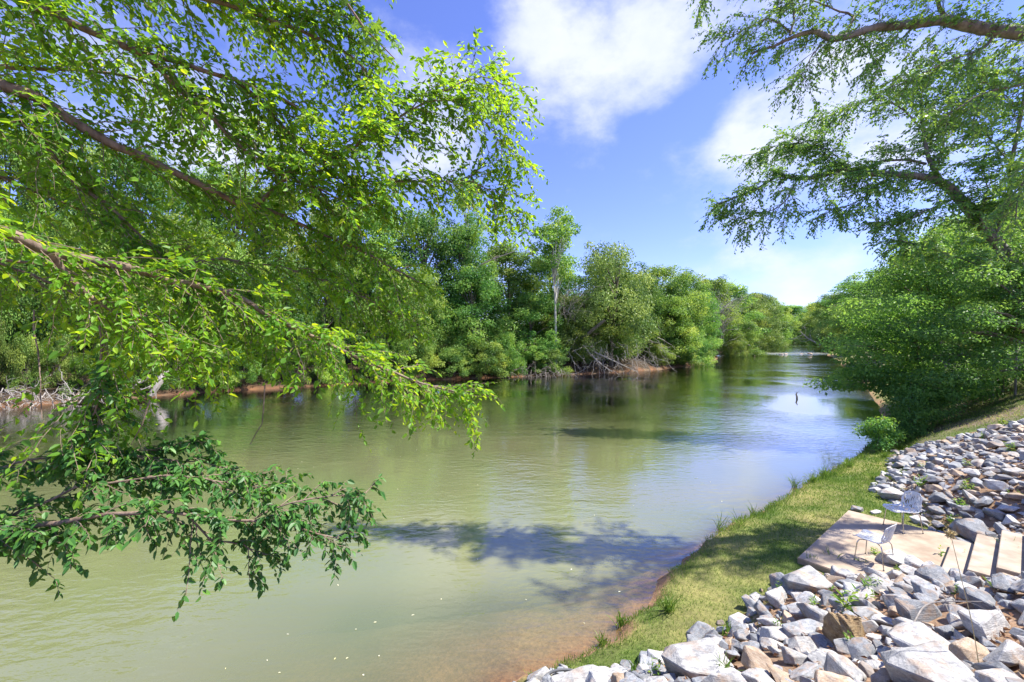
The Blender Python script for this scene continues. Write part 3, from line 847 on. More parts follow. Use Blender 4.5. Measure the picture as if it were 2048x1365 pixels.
# small filler stones between
XF = rr.uniform(-.5, 20, 7000); YF = rr.uniform(2.5, 18, 7000); zF, sF_, tF, _ = height(XF, YF, True); uF, vF = uv(XF, YF)
okF = (tF > 0) & (uF < 12.9) & (tF < 6) & ~in_slab(XF, YF, .08) & (XF / YF < 1.3)
for X, Y, z in zip(XF[okF], YF[okF], zF[okF]):
    s = int(rr.integers(len(ROCKS))); me = ROCKS[s]; V = np.array([v.co for v in me.vertices]); r = rr.uniform(.03, .095)
    tr = np.array([p.vertices[:] for p in me.polygons]); R = np.array(rock_rot(rr.uniform(0, 6), rr.normal(0, .5)).to_3x3())
    if rr.uniform() < .45: rest.add((V * r) @ R.T + (X, Y, z + r * .3), tr, rr.uniform(), int(rr.choice(3, p=[.45, .35, .2])))
tag(rest.obj('small_rocks', stuffmats), 'small riprap stones filling the gaps of the bank slope', kind='stuff')

# ------------------------------------------------------------------ leaf litter, grass, weeds
rr = np.random.default_rng(9)
n = 15000; X = rr.uniform(-.5, 15, n); Y = rr.uniform(2.4, 13, n); z, s_, t_, _ = height(X, Y, True); u, v = uv(X, Y)
ok = (t_ > .05) & (t_ < 5) & (u < 12.5) & (X / Y < 1.28) & (vnoise(X, Y, 1.9, 62) > -.45) & ~((u > .9) & (u < 3.2) & (v > 1.7)) & ~((v < 1.85) & (v > 0) & (u > 0) & (u < 3.67) & (rr.uniform(0, 1, n) < .93))
z = np.where((v < 1.85) & (v > 0) & (u > 0) & (u < 3.67), np.maximum(z, .60), z)
X, Y, z = X[ok], Y[ok], z[ok]; mb = MB(); n = len(X)
B = np.stack([X, Y, z + rr.uniform(.005, .05, n)], 1); D = rr.normal(0, 1, (n, 3)); D[:, 2] *= .35
leaves(mb, B, D, norm(np.array([[0, 0, 1.]]) + rr.normal(0, .55, (n, 3))), rr.uniform(.04, .085, n), rr.uniform(.02, .045, n), rr.uniform(0, 1, n), simple=True, fold=.35)
tag(mb.obj('leaf_litter', M['litter']), 'dry brown leaves lying between the riprap rocks', kind='stuff')

mb = MB()
n = 330000; X = rr.uniform(.2, 20, n); Y = rr.uniform(5.4, 22, n) ; z, s_, t_, _ = height(X, Y, True); u, v = uv(X, Y)
pat = .5 + .75 * vnoise(X, Y, 1.5, 31) + .3 * vnoise(X, Y, 5, 32)
ok = (s_ + .16 * vnoise(X, Y, 3.1, 46) > .12) & (t_ < .45) & ~((u > -.02) & (u < 3.7) & (v > -.02) & (v < 1.9)) & (X / Y < 1.25) & (rr.uniform(0, 1, n) > np.clip(pat, 0, 1) * .55)
ok &= rr.uniform(0, 1, n) < np.clip(11 / Y, .25, 1)
X, Y, z, s_, pat = X[ok], Y[ok], z[ok], s_[ok], pat[ok]; n = len(X)
hh = rr.uniform(.03, .07, n) * (1 + .9 * (s_ < .45)) * np.clip(Y / 9, 1, 1.5); D = rr.normal(0, .5, (n, 3)); D[:, 2] = 1
leaves(mb, np.stack([X, Y, z - .01], 1), D, rr.normal(0, 1, (n, 3)), hh, .009 * np.clip(Y / 8, 1, 2), np.clip(rr.normal(.20, .15, n) + np.clip(pat, 0, 1) * .26, 0, 1), simple=True)
n = 40000; X = rr.uniform(12, 32, n); Y = rr.uniform(11, 30, n); z, s_, t_, _ = height(X, Y, True); u, v = uv(X, Y)
ok = (u > 12.8) & (t_ > -.5) & (t_ < 8) & (X / Y < 1.3); X, Y, z = X[ok], Y[ok], z[ok]; n = len(X)
D = rr.normal(0, .8, (n, 3)); D[:, 2] = .9
leaves(mb, np.stack([X, Y, z - .01], 1), D, rr.normal(0, 1, (n, 3)), rr.uniform(.06, .16, n), .02, np.clip(rr.normal(.45, .2, n) + .4 * vnoise(X, Y, .9, 33) * -1, 0, 1), simple=True)
tag(mb.obj('grass', M['grass']), 'short grass with straw patches on the river shelf', kind='stuff')


def weed(px, py, hgt, lab, nst=3, at=None, lw=.28, wide=1.0):
    g = ground_at(px, py) if at is None else np.array(at)
    t = empty('weed', lab, 'plant', tuple(g), 'weeds growing between the rocks')
    r = np.random.default_rng(int(px * 7 + py)); ms = MB(); ml = MB()
    P0 = r.normal(0, .03, (nst, 3)); P0[:, 2] = 0; D = np.stack([r.normal(0, .28, nst) * wide, r.normal(0, .28, nst) * wide, np.ones(nst)], 1)
    P = grow(P0, norm(D), hgt * r.uniform(.6, 1.05, nst), 5, .05, .1, r)
    tubes(ms, P, np.linspace(.004, .0015, 5)[None].repeat(nst, 0), 4)
    m = 12; pos, tan, s, sg = on_paths(P, .12, 1, m, r); a = r.uniform(0, 6.28, len(pos))
    D = np.stack([np.cos(a), np.sin(a), r.uniform(.1, .9, len(pos))], 1); L = hgt * r.uniform(.2, .42, len(pos)) * (1.1 - .5 * s)
    leaves(ml, pos, D, np.array([[0, 0, 1.]]) + r.normal(0, .3, pos.shape), L, L * lw, r.uniform(.2, 1, len(pos)))
    ms.obj('stem', M['weed'], t); o = ml.obj('foliage', M['weed'], t); tag(o, kind='stuff')
    return t


W = [(1690, 1225, .55, 'tall leafy green weed standing above the golden porous boulder', 5), (1560, 1185, .40, 'bright green weed between the white boulders at the grass edge', 4),
     (1755, 1120, .42, 'leafy weed growing in front of the nearer chair legs', 5), (1720, 1135, .3, 'low weed at the slab edge under the nearer chair', 5), (1790, 1150, .28, 'low spreading yellow green weed before the cream boulder', 7),
     (1882, 1125, .55, 'slender yellow green weed beside the landing slab and lowest step', 1), (1938, 1130, .34, 'light green weed at the foot of the second step', 4),
     (1700, 1300, .3, 'weed beside the tan oblong slab', 2), (1600, 1175, .34, 'weed growing on the long white boulder near the slab', 3), (1740, 1190, .4, 'weed left of the long blue grey rock', 4),
     (1555, 1262, .25, 'small weed below the long grey and white rock', 3), (1630, 1215, .3, 'small weed in litter under the long white boulder', 3), (1845, 975, .5, 'leafy weed just behind the further chair', 4),
     (1935, 985, .5, 'tall green weed in the slope behind the further chair', 4), (1925, 1020, .45, 'weed between blue grey boulders above the steps', 4), (1905, 1050, .4, 'weed under the large blue boulder near the steps', 4),
     (1938, 935, .4, 'weed among white rocks at mid slope', 3), (2005, 855, .5, 'broad weed at the top edge of the riprap', 6), (2025, 905, .4, 'weed high on the slope at the uphill rocks', 5),
     (1850, 940, .35, 'weed low on the slope near the flat blue block', 3), (1965, 880, .35, 'weed near the bare clay strip above the riprap', 4), (2035, 1000, .35, 'weed beside the topmost visible step', 4),
     (1855, 1330, .22, 'small lime green weed on the wide pale slab', 3), (1310, 1362, .35, 'broad leaved weed at the foot of the flat white slab', 3), (1650, 1095, .18, 'tiny weed on the grass beside the slab', 3),
     (1990, 1180, .2, 'small weed below the steps on the near slope', 3), (1920, 1195, .2, 'small weed uphill of the dark wedge boulder', 3)]
for w_ in W: weed(w_[0], w_[1], w_[2] * .72, w_[3], w_[4])


def tuft(px, py, hgt, n, lab, spread=.12):
    g = ground_at(px, py); r = np.random.default_rng(int(px + py * 3)); mb = MB()
    P0 = np.zeros((n, 3)); P0[:, :2] = r.normal(0, spread * .35, (n, 2)); D = r.normal(0, .32, (n, 3)); D[:, 2] = 1
    P = grow(P0, norm(D), hgt * r.uniform(.5, 1, n), 4, .35, .12, r)
    T = norm(P[:, -1] - P[:, 0]); S = norm(np.cross(T, r.normal(0, 1, (n, 3))))[:, None] * np.array([.006, .006, .004, .0008])[None, :, None]
    V = np.stack([P - S, P + S], 2).reshape(n, 8, 3); i = np.arange(n)[:, None] * 8
    f = np.concatenate([i + np.array([[0, 1, 3, 2]]) + 2 * k for k in range(3)]); mb.add(V.reshape(-1, 3), f, np.repeat(r.uniform(0, .5, n), 8))
    o = mb.obj('grass_tuft', M['grass'], loc=tuple(g)); return tag(o, lab, 'grass tuft', 'tall grass tufts along the water edge')


TU = [(1335, 1225, .55, 60, 'bright arching grass tuft on the eroded bank corner'), (1245, 1250, .35, 60, 'dense low tuft at the muddy water edge'), (1205, 1290, .28, 50, 'tuft overhanging the orange shallows'),
      (1455, 1270, .35, 40, 'tuft between the upright grey rock and tan rock'), (1440, 1060, .75, 26, 'tall thin reeds at the water beside the grass bulge'), (1480, 1050, .6, 22, 'sparse reeds at the grass rim, nearer of the two thin groups'),
      (1505, 1030, .6, 24, 'sparse reeds along the grass rim, middle of the shelf'), (1590, 975, .75, 40, 'tall grass clump leaning over the water past mid shelf'), (1650, 955, .8, 50, 'tall dark grass clump near the far end of the shelf'),
      (1700, 935, .7, 46, 'grass clump where the shelf narrows to the shrub'), (1625, 965, .7, 34, 'grass clump between the two tall shore clumps'), (2020, 1110, .5, 40, 'grass tuft on the corner of the third step'), (1985, 1130, .35, 26, 'grass tuft at the base of the steps'),
      (1620, 1130, .35, 30, 'fine grass tuft at the near corner of the slab'), (1660, 1120, .35, 24, 'thin grass tuft at the front edge of the slab'), (1275, 1352, .3, 60, 'yellow green tuft between the cream slab and the flat slab'),
      (1800, 900, .55, 50, 'rounded grass mound at the foot of the far slope'), (1770, 915, .5, 60, 'green grass mound beside the shore shrub'), (1450, 1350, .3, 30, 'bright grass blades rising through the near white rocks'), (1745, 960, .6, 30, 'long blades at the grass end of the riprap toe')]
for a in TU: tuft(*a)

# dried seed-head stalk and bare twig on the rocks
g = ground_at(1960, 1345); t = empty('seed_head_stalk', 'single dry stalk with a pale yellow seed head before the steps', 'plant', tuple(g))
top = P3(1901, 1068, g[1] * 1.0) - g; mb = MB()
P, R = refine([(0, 0, 0), top * .35 + (.02, 0, 0), top * .7 + (.01, 0, 0), top], [.004, .0035, .003, .002], .1); tubes(mb, P, R, 5); mb.obj('stalk', M['seed'], t)
mb = MB(); r = np.random.default_rng(2); n = 70; d = norm(r.normal(0, 1, (n, 3))); leaves(mb, top + d * .005, d, r.normal(0, 1, (n, 3)), .045, .012, .9, simple=True); tag(mb.obj('seed_head', M['seed'], t), kind='stuff')


def bare_branch(name, pts, rad, lab, cat, mat, nbr=8, blen=.4, seed=1, group=None, sub=3, up=.2, sides=6):
    r = np.random.default_rng(seed); mb = MB(); pts = np.asarray(pts, float); o0 = pts[0].copy()
    P, R = refine(pts - o0, rad, max(.05, np.linalg.norm(pts[-1] - pts[0]) / 14), 0); tubes(mb, P, R, sides)
    if nbr:
        L = np.linalg.norm(pts[-1] - pts[0]); pos, tan, s = sample(P, L / nbr, .2, 1, r)
        B = grow(pos, side_dirs(tan, r.uniform(.5, 1.1, len(pos)), 1, up, r), blen * r.uniform(.4, 1.1, len(pos)), 5, .05, .25, r)
        tubes(mb, B, np.linspace(1, .25, 5)[None] * (np.mean(rad) * .38), 4)
        p2, t2, s2, _ = on_paths(B, .3, .95, sub, r); C = grow(p2, side_dirs(t2, .8, 1, up, r), blen * .45 * r.uniform(.4, 1, len(p2)), 4, .05, .25, r)
        tubes(mb, C, np.linspace(1, .3, 4)[None].repeat(len(C), 0) * (np.mean(rad) * .2), 3)
    return tag(mb.obj(name, mat, loc=tuple(o0)), lab, cat, group)


a, b, c2 = ground_at(1825, 1290), ground_at(1860, 1262), ground_at(1965, 1245)
for q, hz in ((a, .22), (b, .3), (c2, .22)): q[2] += hz
bare_branch('bare_twig', [a, b, c2], [.006, .008, .004], 'bare grey twig lying across the pale rocks', 'twig', M['dead'], 6, .35, 3)

# hose loop
mb = MB(); g = ground_at(1120, 1355); g[1] -= .22; pts = [P3(1085, 1372, g[1] - .25), P3(1092, 1352, g[1]), P3(1112, 1341, g[1] + .05), P3(1140, 1340, g[1] + .05), P3(1154, 1346, g[1]), P3(1146, 1360, g[1] - .1), P3(1130, 1380, g[1] - .3)]
P, R = refine(pts, [.018] * 7, .03); tubes(mb, P, R, 10); tag(mb.obj('hose', M['rubber'], smooth=True), 'looped grey rubber hose lying on the cream slab', 'hose')
# small leafy sprig by the water at the bottom of the frame
weed(824, 1372, .30, 'small pale leafy sprig poking up from the near bank by the water', 4, at=(-1.12, 4.75, .28), lw=.5)

# floating leaves
rr = np.random.default_rng(19); n = 130; Y = 6 + rr.uniform(0, 1, n) ** 1.6 * 22; X = rr.uniform(-.7, .75, n) * Y; ok = height(X, Y) < -.1; X, Y = X[ok], Y[ok]; n = len(X); mb = MB()
D = rr.normal(0, 1, (n, 3)); D[:, 2] = 0; leaves(mb, np.stack([X, Y, np.full(n, .006)], 1), D, np.array([[0, 0, 1.]]) + rr.normal(0, .1, (n, 3)), rr.uniform(.03, .065, n), rr.uniform(.015, .03, n), rr.uniform(.6, 1, n), simple=True)
tag(mb.obj('floating_leaves', leaf_mat('floating leaf', (.4, .3, .1), (.6, .55, .25), (.75, .72, .55), .1, (.5, .5, .2))), 'tiny fallen leaves drifting on the water', kind='stuff')
# stake in the river
mb = MB(); Z = EYE * F / (797 - CY); tubes(mb, [((1594 - CX) / F * Z, Z, -.4), ((1594 - CX) / F * Z, Z, .15), ((1593.5 - CX) / F * Z - .05, Z, .35), ((1595 - CX) / F * Z, Z, .55)], [.08, .075, .06, .03], 7)
tag(mb.obj('snag_post', M['dead']), 'thin broken snag standing upright in open water midstream', 'snag')

# ------------------------------------------------------------------ the near elm, upper left and lower left
def limb(pts, zs, r0, r1):
    P = np.array([P3(x, y, z) for (x, y), z in zip(pts, np.linspace(zs[0], zs[1], len(pts)) if len(zs) == 2 else zs)])
    return refine(P, np.linspace(r0, r1, len(P)), .12, .006)


ELM = [  # pixels on the photo, distances, radii
    ([(-260, -110), (-60, -45), (50, 2), (133, 41), (215, 77), (287, 108), (360, 126), (425, 149), (472, 162), (540, 185), (620, 230)], (3.4, 4.2), .045, .010),
    ([(287, 108), (359, 180), (425, 236), (461, 277), (513, 318), (564, 349), (640, 380), (720, 420)], (3.9, 4.3), .022, .006),
    ([(472, 162), (513, 195), (554, 241), (590, 277), (615, 308), (680, 345), (760, 380)], (4.1, 4.6), .018, .006),
    ([(-300, 40), (-80, 140), (0, 170), (77, 195), (128, 231), (174, 262), (231, 292), (287, 313), (359, 349), (426, 380), (472, 405), (513, 413), (564, 431), (615, 456), (662, 477), (740, 510), (830, 560)], (3.3, 4.8), .058, .008),
    ([(513, 412), (544, 380), (590, 349), (641, 323), (700, 300), (760, 262)], (4.2, 4.3), .020, .006),
    ([(-240, 150), (0, 236), (62, 256), (103, 308), (154, 369), (215, 410), (267, 456), (303, 492), (360, 540), (430, 580)], (3.4, 4.4), .026, .006),
    ([(-300, 360), (-100, 430), (0, 462), (51, 482), (103, 508), (169, 518), (246, 533), (308, 551), (379, 569), (462, 585), (497, 605), (554, 641), (640, 680), (740, 725), (840, 765), (930, 790)], (3.0, 4.4), .052, .007),
    ([(103, 508), (133, 554), (190, 600), (246, 631), (292, 662), (340, 690), (400, 712)], (3.2, 3.8), .024, .005),
    ([(640, 330), (718, 282), (795, 236), (872, 190), (964, 154), (1008, 172)], (4.3, 5.0), .011, .004),
    ([(800, 232), (872, 200), (930, 215), (975, 250), (1002, 290), (1020, 325)], (4.7, 5.0), .008, .003),
    ([(640, 350), (744, 364), (872, 362), (949, 365), (1000, 400), (1022, 440)], (4.5, 5.2), .009, .003),
    ([(-200, -200), (100, -90), (300, -30), (480, 20), (600, 60), (700, 110), (750, 170), (770, 230)], (3.6, 4.6), .032, .005),
    ([(300, -120), (420, -60), (520, -10), (600, 20), (680, 30), (740, 60)], (4.0, 4.4), .016, .005),
    ([(-200, 80), (-20, 130), (130, 140), (260, 155), (400, 210), (520, 260), (640, 300)], (3.9, 5.0), .022, .005),
    ([(-300, 300), (-60, 330), (60, 380), (160, 420), (260, 470), (380, 500)], (3.8, 4.8), .016, .004),
    ([(-300, 450), (-80, 500), (40, 540), (180, 600), (330, 640), (450, 670), (560, 700)], (4.0, 4.8), .018, .004),
    ([(-200, -260), (0, -240), (300, -200), (600, -160), (800, -140)], (3.4, 4.2), .03, .006),
    ([(308, 551), (420, 520), (540, 530), (640, 560), (740, 600), (800, 640)], (4.2, 5.0), .012, .004),
    ([(190, 600), (203, 680), (200, 740), (190, 800), (205, 850)], (3.5, 3.4), .010, .004),
]
LOW = [
    ([(-300, 1130), (-120, 1090), (0, 1067), (117, 1044), (187, 1032), (340, 1022), (398, 1034), (500, 1042), (586, 1053), (640, 1068), (690, 1080)], (2.9, 3.4), .024, .004),
    ([(500, 1042), (578, 1008), (664, 993), (734, 985)], (3.3, 3.6), .008, .003),
    ([(375, 1030), (422, 1075), (488, 1092), (520, 1115)], (3.2, 3.3), .008, .003),
    ([(-250, 1120), (0, 1045), (39, 1024), (102, 997), (156, 975), (230, 965), (330, 950), (430, 960), (500, 972), (548, 975)], (3.1, 3.6), .016, .003),
    ([(-250, 960), (-20, 940), (60, 920), (180, 905), (300, 900), (400, 885)], (3.3, 3.7), .012, .003),
    ([(205, 850), (190, 890), (230, 905), (300, 915), (400, 925), (480, 945), (525, 962)], (3.4, 3.8), .008, .003),
    ([(203, 700), (198, 790), (178, 850), (160, 900), (140, 930)], (3.4, 3.3), .009, .003),
    ([(-200, 1080), (0, 1085), (40, 1095), (90, 1085), (110, 1075)], (2.9, 3.0), .006, .003),
]
rr = np.random.default_rng(33)
elm_base = np.array([-7.6, -.6]); elm_z = H1(*elm_base)
elm = empty('elm_tree', 'near elm whose drooping leafy boughs fill the upper left and overhang the water', 'tree', (elm_base[0], elm_base[1], elm_z))
off = -np.array([elm_base[0], elm_base[1], elm_z])
trunkP, trunkR = refine([(0, 0, -.2), (.1, .05, 1.2), (.15, .2, 2.8), (.3, .5, 4.2), (.5, .9, 6.0), (.8, 1.5, 8.0)], [.30, .25, .22, .19, .14, .06], .3)
mb = MB(); tubes(mb, trunkP, trunkR, 12); mb.obj('trunk', M['bark_elm'], elm, True)


def join_to_trunk(P, R):
    """carry a bough back from where it enters the view to the trunk"""
    a = P[0] + off; d = norm(P[0] - P[min(4, len(P) - 1)])
    tz = np.clip(a[2] + .3, 1.0, 7.0); i = np.argmin(np.abs(trunkP[:, 2] - tz)); t = trunkP[i]
    seg = np.array([t, t * .55 + a * .45 + d * .15, a])
    S, RS = refine(seg, [R[0] * 1.7, R[0] * 1.3, R[0]], .25)
    return np.vstack([S[:-1], P + off]), np.concatenate([RS[:-1], R])


def leafy(defs, par, mat, br_sp, br_len, tw_n, tw_len, lf_n, lf_len, asp, droop, main, namec, bark, simple=False, flat=.75, lo=.0, rnd=.6, o=off, twr=.0025, keep=None, join=join_to_trunk, leaf_children=0, brd=.25):
    tw = MB(); fl = MB(); allL = []
    for k, (pts, zs, r0, r1) in enumerate(defs):
        P, R = limb(pts, zs, r0, r1)
        jp, jr = (join(P, R) if k in main else (P + o, R))
        mb = MB(); tubes(mb, jp, jr, 8 if r0 > .02 else 6); mb.obj(namec, bark, par, True)
        pos, tan, s = sample(P, br_sp, .05, 1, rr)
        n = len(pos); ln = br_len * rr.uniform(.45, 1.1, n) * (1.05 - .5 * s)
        B = grow(pos, side_dirs(tan, rr.uniform(.45, 1.0, n), flat, .0, rr), ln, 6, brd, .12, rr)
        endB = P[-3:][None]
        tubes(tw, B + o, (np.linspace(1, .35, 6)[None] * twr * 2 * np.ones((n, 1))), 4, cap=False)
        p2, t2, s2, _ = on_paths(B, .12, 1, tw_n, rr)
        C = grow(p2, side_dirs(t2, rr.uniform(.4, .95, len(p2)), flat * .8, 0, rr), tw_len * rr.uniform(.5, 1.15, len(p2)) * (1.1 - .4 * s2), 5, .3, .12, rr)
        tubes(tw, C + o, (np.linspace(1, .4, 5)[None] * twr * np.ones((len(C), 1))), 3, cap=False)
        allL.append(leaf_set(C, .08, lf_n, lf_len, asp, droop, rr, rnd=rnd)); allL.append(leaf_set(B, .15, lf_n, lf_len, asp, droop, rr, rnd=rnd))
        q, tq, sq = sample(P, .05, .55, 1, rr)
        S = norm(np.cross(tq, np.array([[0, 0, 1.]]))) * np.where(rr.uniform(size=len(q)) < .5, 1, -1)[:, None]
        allL.append((q, norm(tq * .5 + S + rr.normal(0, .4, q.shape)), norm(np.array([[0, 0, 1.]]) + rr.normal(0, .5, q.shape)), lf_len * rr.uniform(.6, 1.1, len(q)), lf_len * asp * np.ones(len(q))))
    B, D, Nn, L, Wd = (np.concatenate([a[i] for a in allL]) for i in range(5))
    cl = vnoise(B[:, 0] * 1.3 + B[:, 2], B[:, 1] + B[:, 2] * .7, 2.2, 71)
    tone = np.clip(rr.normal(.45, .2, len(B)) + .22 * cl, 0, 1)
    if keep is not None:
        kp = keep(B); B, D, Nn, L, Wd, tone = B[kp], D[kp], Nn[kp], L[kp], Wd[kp], tone[kp]
    if leaf_children:
        px, py = to_px(B); vis = (px > 5) & (px < 2040) & (py > 5) & (py < 1360)
        sc = np.where(vis, L / np.maximum(B[:, 1], .1), 0); order = np.argsort(-sc)[:leaf_children]
        base = MB(); leaves(base, np.zeros((1, 3)), np.array([[1., 0, 0]]), np.array([[0, 0, 1.]]), 1.0, asp, .45); lm = base.mesh('leaf', mat)
        for i in order:
            d = norm(D[i]); s_ = norm(np.cross(d, Nn[i])); uu = np.cross(s_, d)
            ob = link('leaf', lm, par); Mx = Matrix(((d[0], -s_[0], uu[0], 0), (d[1], -s_[1], uu[1], 0), (d[2], -s_[2], uu[2], 0), (0, 0, 0, 1)))
            ob.matrix_basis = Matrix.Translation(Vector(B[i] + o)) @ Mx @ Matrix.Scale(float(L[i]), 4)
        kp = np.ones(len(B), bool); kp[order] = False; B, D, Nn, L, Wd, tone = B[kp], D[kp], Nn[kp], L[kp], Wd[kp], tone[kp]
    leaves(fl, B + o, D, Nn, L, Wd, tone, simple=simple)
    print(namec, 'leaves', len(B))
    tag(tw.obj('twigs', bark, par), kind='stuff'); tag(fl.obj('foliage', mat, par), kind='stuff')


leafy(ELM, elm, M['elm'], .053, .78, 5, .36, 9, .070, .50, .5, {0, 3, 5, 6, 11, 13, 15, 16, 17}, 'bough', M['bark_elm'])
leafy(LOW, elm, M['elm_low_shaded'], .055, .36, 4, .18, 7, .068, .50, .9, {0, 3, 4, 7}, 'low_bough', M['bark_elm'], leaf_children=300, brd=.3)
# bare hanging twigs under the elm
for k, (pts, zs) in enumerate([([(68, 620), (75, 700), (82, 760), (84, 838)], (3.3, 3.2)), ([(300, 800), (285, 850), (262, 890)], (3.4, 3.4)), ([(530, 770), (528, 820), (515, 870), (500, 890)], (4.0, 4.0))]):
    P, R = limb(pts, zs, .006, .003); mb = MB(); tubes(mb, P + off, R, 5); mb.obj('hanging_twig', M['bark_elm'], elm)

# ------------------------------------------------------------------ sweetgum branch at the top
gb = np.array([-5.2, -3.0]); gz = H1(*gb)
gum = empty('sweetgum_tree', 'sweetgum whose thin branch of star shaped leaves hangs against blue sky', 'tree', (gb[0], gb[1], gz)); go = -np.array([gb[0], gb[1], gz])
mb = MB(); gp, gr = refine([(0, 0, -.2), (.05, .1, 2.5), (.2, .4, 5), (.5, 1.0, 7.6)], [.2, .17, .13, .07], .3); tubes(mb, gp, gr, 10); mb.obj('trunk', M['bark_elm'], gum, True)
P, R = limb([(640, -140), (680, -40), (692, 0), (728, 56), (759, 92), (790, 118)], (2.9, 3.0), .012, .003)
S, RS = refine([gp[-3], (gp[-3] + P[0] + go) / 2 + (0, 0, .6), P[0] + go], [.05, .03, .012], .2)
mb = MB(); tubes(mb, np.vstack([S[:-1], P + go]), np.concatenate([RS[:-1], R]), 6); mb.obj('branch', M['bark_elm'], gum, True)
bm = bmesh.new(); cv = bm.verts.new((0, 0, 0)); ring = []
for k in range(5):
    a = math.radians(-110 + k * 55)
    ring.append(bm.verts.new((math.cos(a) * (1.0 if k == 2 else .85), math.sin(a) * .85, -.07)))
    if k < 4:
        b_ = math.radians(-110 + k * 55 + 27.5); ring.append(bm.verts.new((math.cos(b_) * .36, math.sin(b_) * .36, .02)))
base = bm.verts.new((-.12, 0, 0)); loop = [base] + ring
for a, b_ in zip(loop, loop[1:] + [base]): bm.faces.new((cv, a, b_))
me = bpy.data.meshes.new('leaf'); bm.to_mesh(me); bm.free(); me.materials.append(M['gum'])
a = me.attributes.new('tone', 'FLOAT', 'POINT'); a.data.foreach_set('value', np.full(len(me.vertices), .55, np.float32))
r = np.random.default_rng(8)
for i in range(34):
    f = r.uniform(.45, 1); q = P[int(f * (len(P) - 1))] + r.normal(0, .045, 3); d = norm(np.array([r.normal(0, .6), r.normal(0, .3), -.7])); n_ = norm(np.array([r.normal(0, .5), -1, .5 + r.normal(0, .4)]))
    s_ = norm(np.cross(n_, d)); n_ = np.cross(d, s_)
    ob = link('leaf', me, gum); ob.matrix_basis = Matrix.Translation(Vector(q + go)) @ Matrix(((d[0], s_[0], n_[0], 0), (d[1], s_[1], n_[1], 0), (d[2], s_[2], n_[2], 0), (0, 0, 0, 1))) @ Matrix.Scale(r.uniform(.04, .075), 4)

# ------------------------------------------------------------------ the two big trees on the right
R1 = [
    ([(2500, 90), (2300, 95), (2150, 80), (2048, 66), (1990, 61), (1924, 49), (1883, 41), (1822, 49), (1752, 55), (1703, 70), (1662, 78), (1637, 64), (1613, 64), (1580, 76), (1547, 92), (1502, 107)], (9.6, 10.6), .17, .025),
    ([(1580, 64), (1560, 48), (1535, 37), (1506, 49), (1470, 70), (1440, 85)], (10.4, 10.8), .03, .008),
    ([(1580, 70), (1588, 30), (1580, -10), (1560, -60)], (10.3, 10.6), .03, .01),
    ([(1690, 68), (1707, 33), (1680, 22), (1654, 12), (1600, -10)], (10.2, 10.4), .035, .01),
    ([(1895, 41), (1880, 15), (1871, -10), (1850, -80)], (10, 10), .05, .02),
    ([(1654, 78), (1625, 110), (1617, 125), (1590, 165)], (10.3, 10.1), .02, .005),
    ([(1822, 60), (1790, 90), (1760, 115), (1740, 140)], (10.1, 9.9), .02, .006),
    ([(1990, 70), (1960, 100), (1900, 120), (1860, 140), (1800, 170)], (9.9, 9.6), .03, .008),
    ([(2200, 100), (2120, 150), (2040, 170), (1960, 190), (1880, 240)], (9.7, 9.3), .04, .01),
    ([(2100, -20), (1980, -60), (1850, -90), (1700, -90), (1560, -80), (1450, -50), (1400, -10)], (10.4, 11), .06, .01),
    ([(2200, 160), (2140, 230), (2080, 300), (2040, 380), (2030, 450)], (9.6, 9.8), .04, .01),
    ([(2260, 30), (2150, -120), (2100, -300), (2060, -500)], (9.6, 9.6), .08, .02),

    ([(2300, 90), (2420, -100), (2500, -300)], (9, 8.4), .09, .02),
    ([(2420, -100), (2250, -250), (2150, -330)], (8.8, 8.2), .06, .01),
]
R2 = [
    ([(2420, 760), (2250, 680), (2150, 610), (2048, 546), (1986, 476), (1916, 394), (1883, 365), (1842, 353), (1785, 349), (1711, 345), (1678, 341), (1637, 353), (1596, 357), (1555, 353), (1514, 378), (1473, 394), (1430, 410)], (13.2, 15), .27, .015),
    ([(1883, 365), (1859, 320), (1847, 263), (1840, 200), (1825, 150)], (14, 14.3), .10, .02),
    ([(1852, 328), (1814, 320), (1760, 324), (1719, 341), (1680, 330), (1640, 300), (1590, 280)], (14.2, 14.8), .06, .012),
    ([(1867, 335), (1885, 300), (1888, 260), (1900, 200)], (14, 14), .05, .015),
    ([(1596, 357), (1572, 400), (1545, 420), (1500, 430), (1460, 440)], (14.7, 15), .03, .008),
    ([(1711, 345), (1670, 310), (1630, 290), (1560, 290), (1500, 310)], (14.6, 15.2), .03, .008),
    ([(1847, 263), (1800, 215), (1750, 200), (1700, 215), (1640, 240)], (14.2, 14.8), .04, .01),
    ([(1840, 200), (1860, 150), (1920, 130), (1990, 150)], (14.3, 13.5), .03, .01),
    ([(1986, 476), (2015, 410), (2023, 328), (2043, 226), (2060, 120), (2080, 20)], (13.6, 13), .09, .03),
    ([(2023, 328), (1990, 290), (1960, 250), (1930, 230)], (13.5, 13.2), .03, .01),
    ([(1916, 394), (1880, 410), (1830, 430), (1790, 450), (1750, 440)], (13.8, 13.4), .035, .01),
    ([(1785, 349), (1750, 380), (1700, 410), (1650, 420)], (14.3, 14), .03, .008),
    ([(2048, 546), (1990, 540), (1930, 520), (1870, 500), (1800, 480)], (13.2, 12.8), .04, .01),
    ([(2043, 226), (2010, 190), (1960, 160)], (13.2, 13), .03, .01),
    ([(2100, 580), (2080, 480), (2060, 400), (2048, 330)], (12.8, 12.5), .05, .015),
    ([(1986, 476), (1960, 430), (1975, 380), (1960, 330)], (13.4, 13.2), .03, .01),
]
R2 = [(p, (z[0] * 1.5, z[1] * 1.5), a * 1.15, b * 1.4) for p, z, a, b in R2]
rr = np.random.default_rng(35)


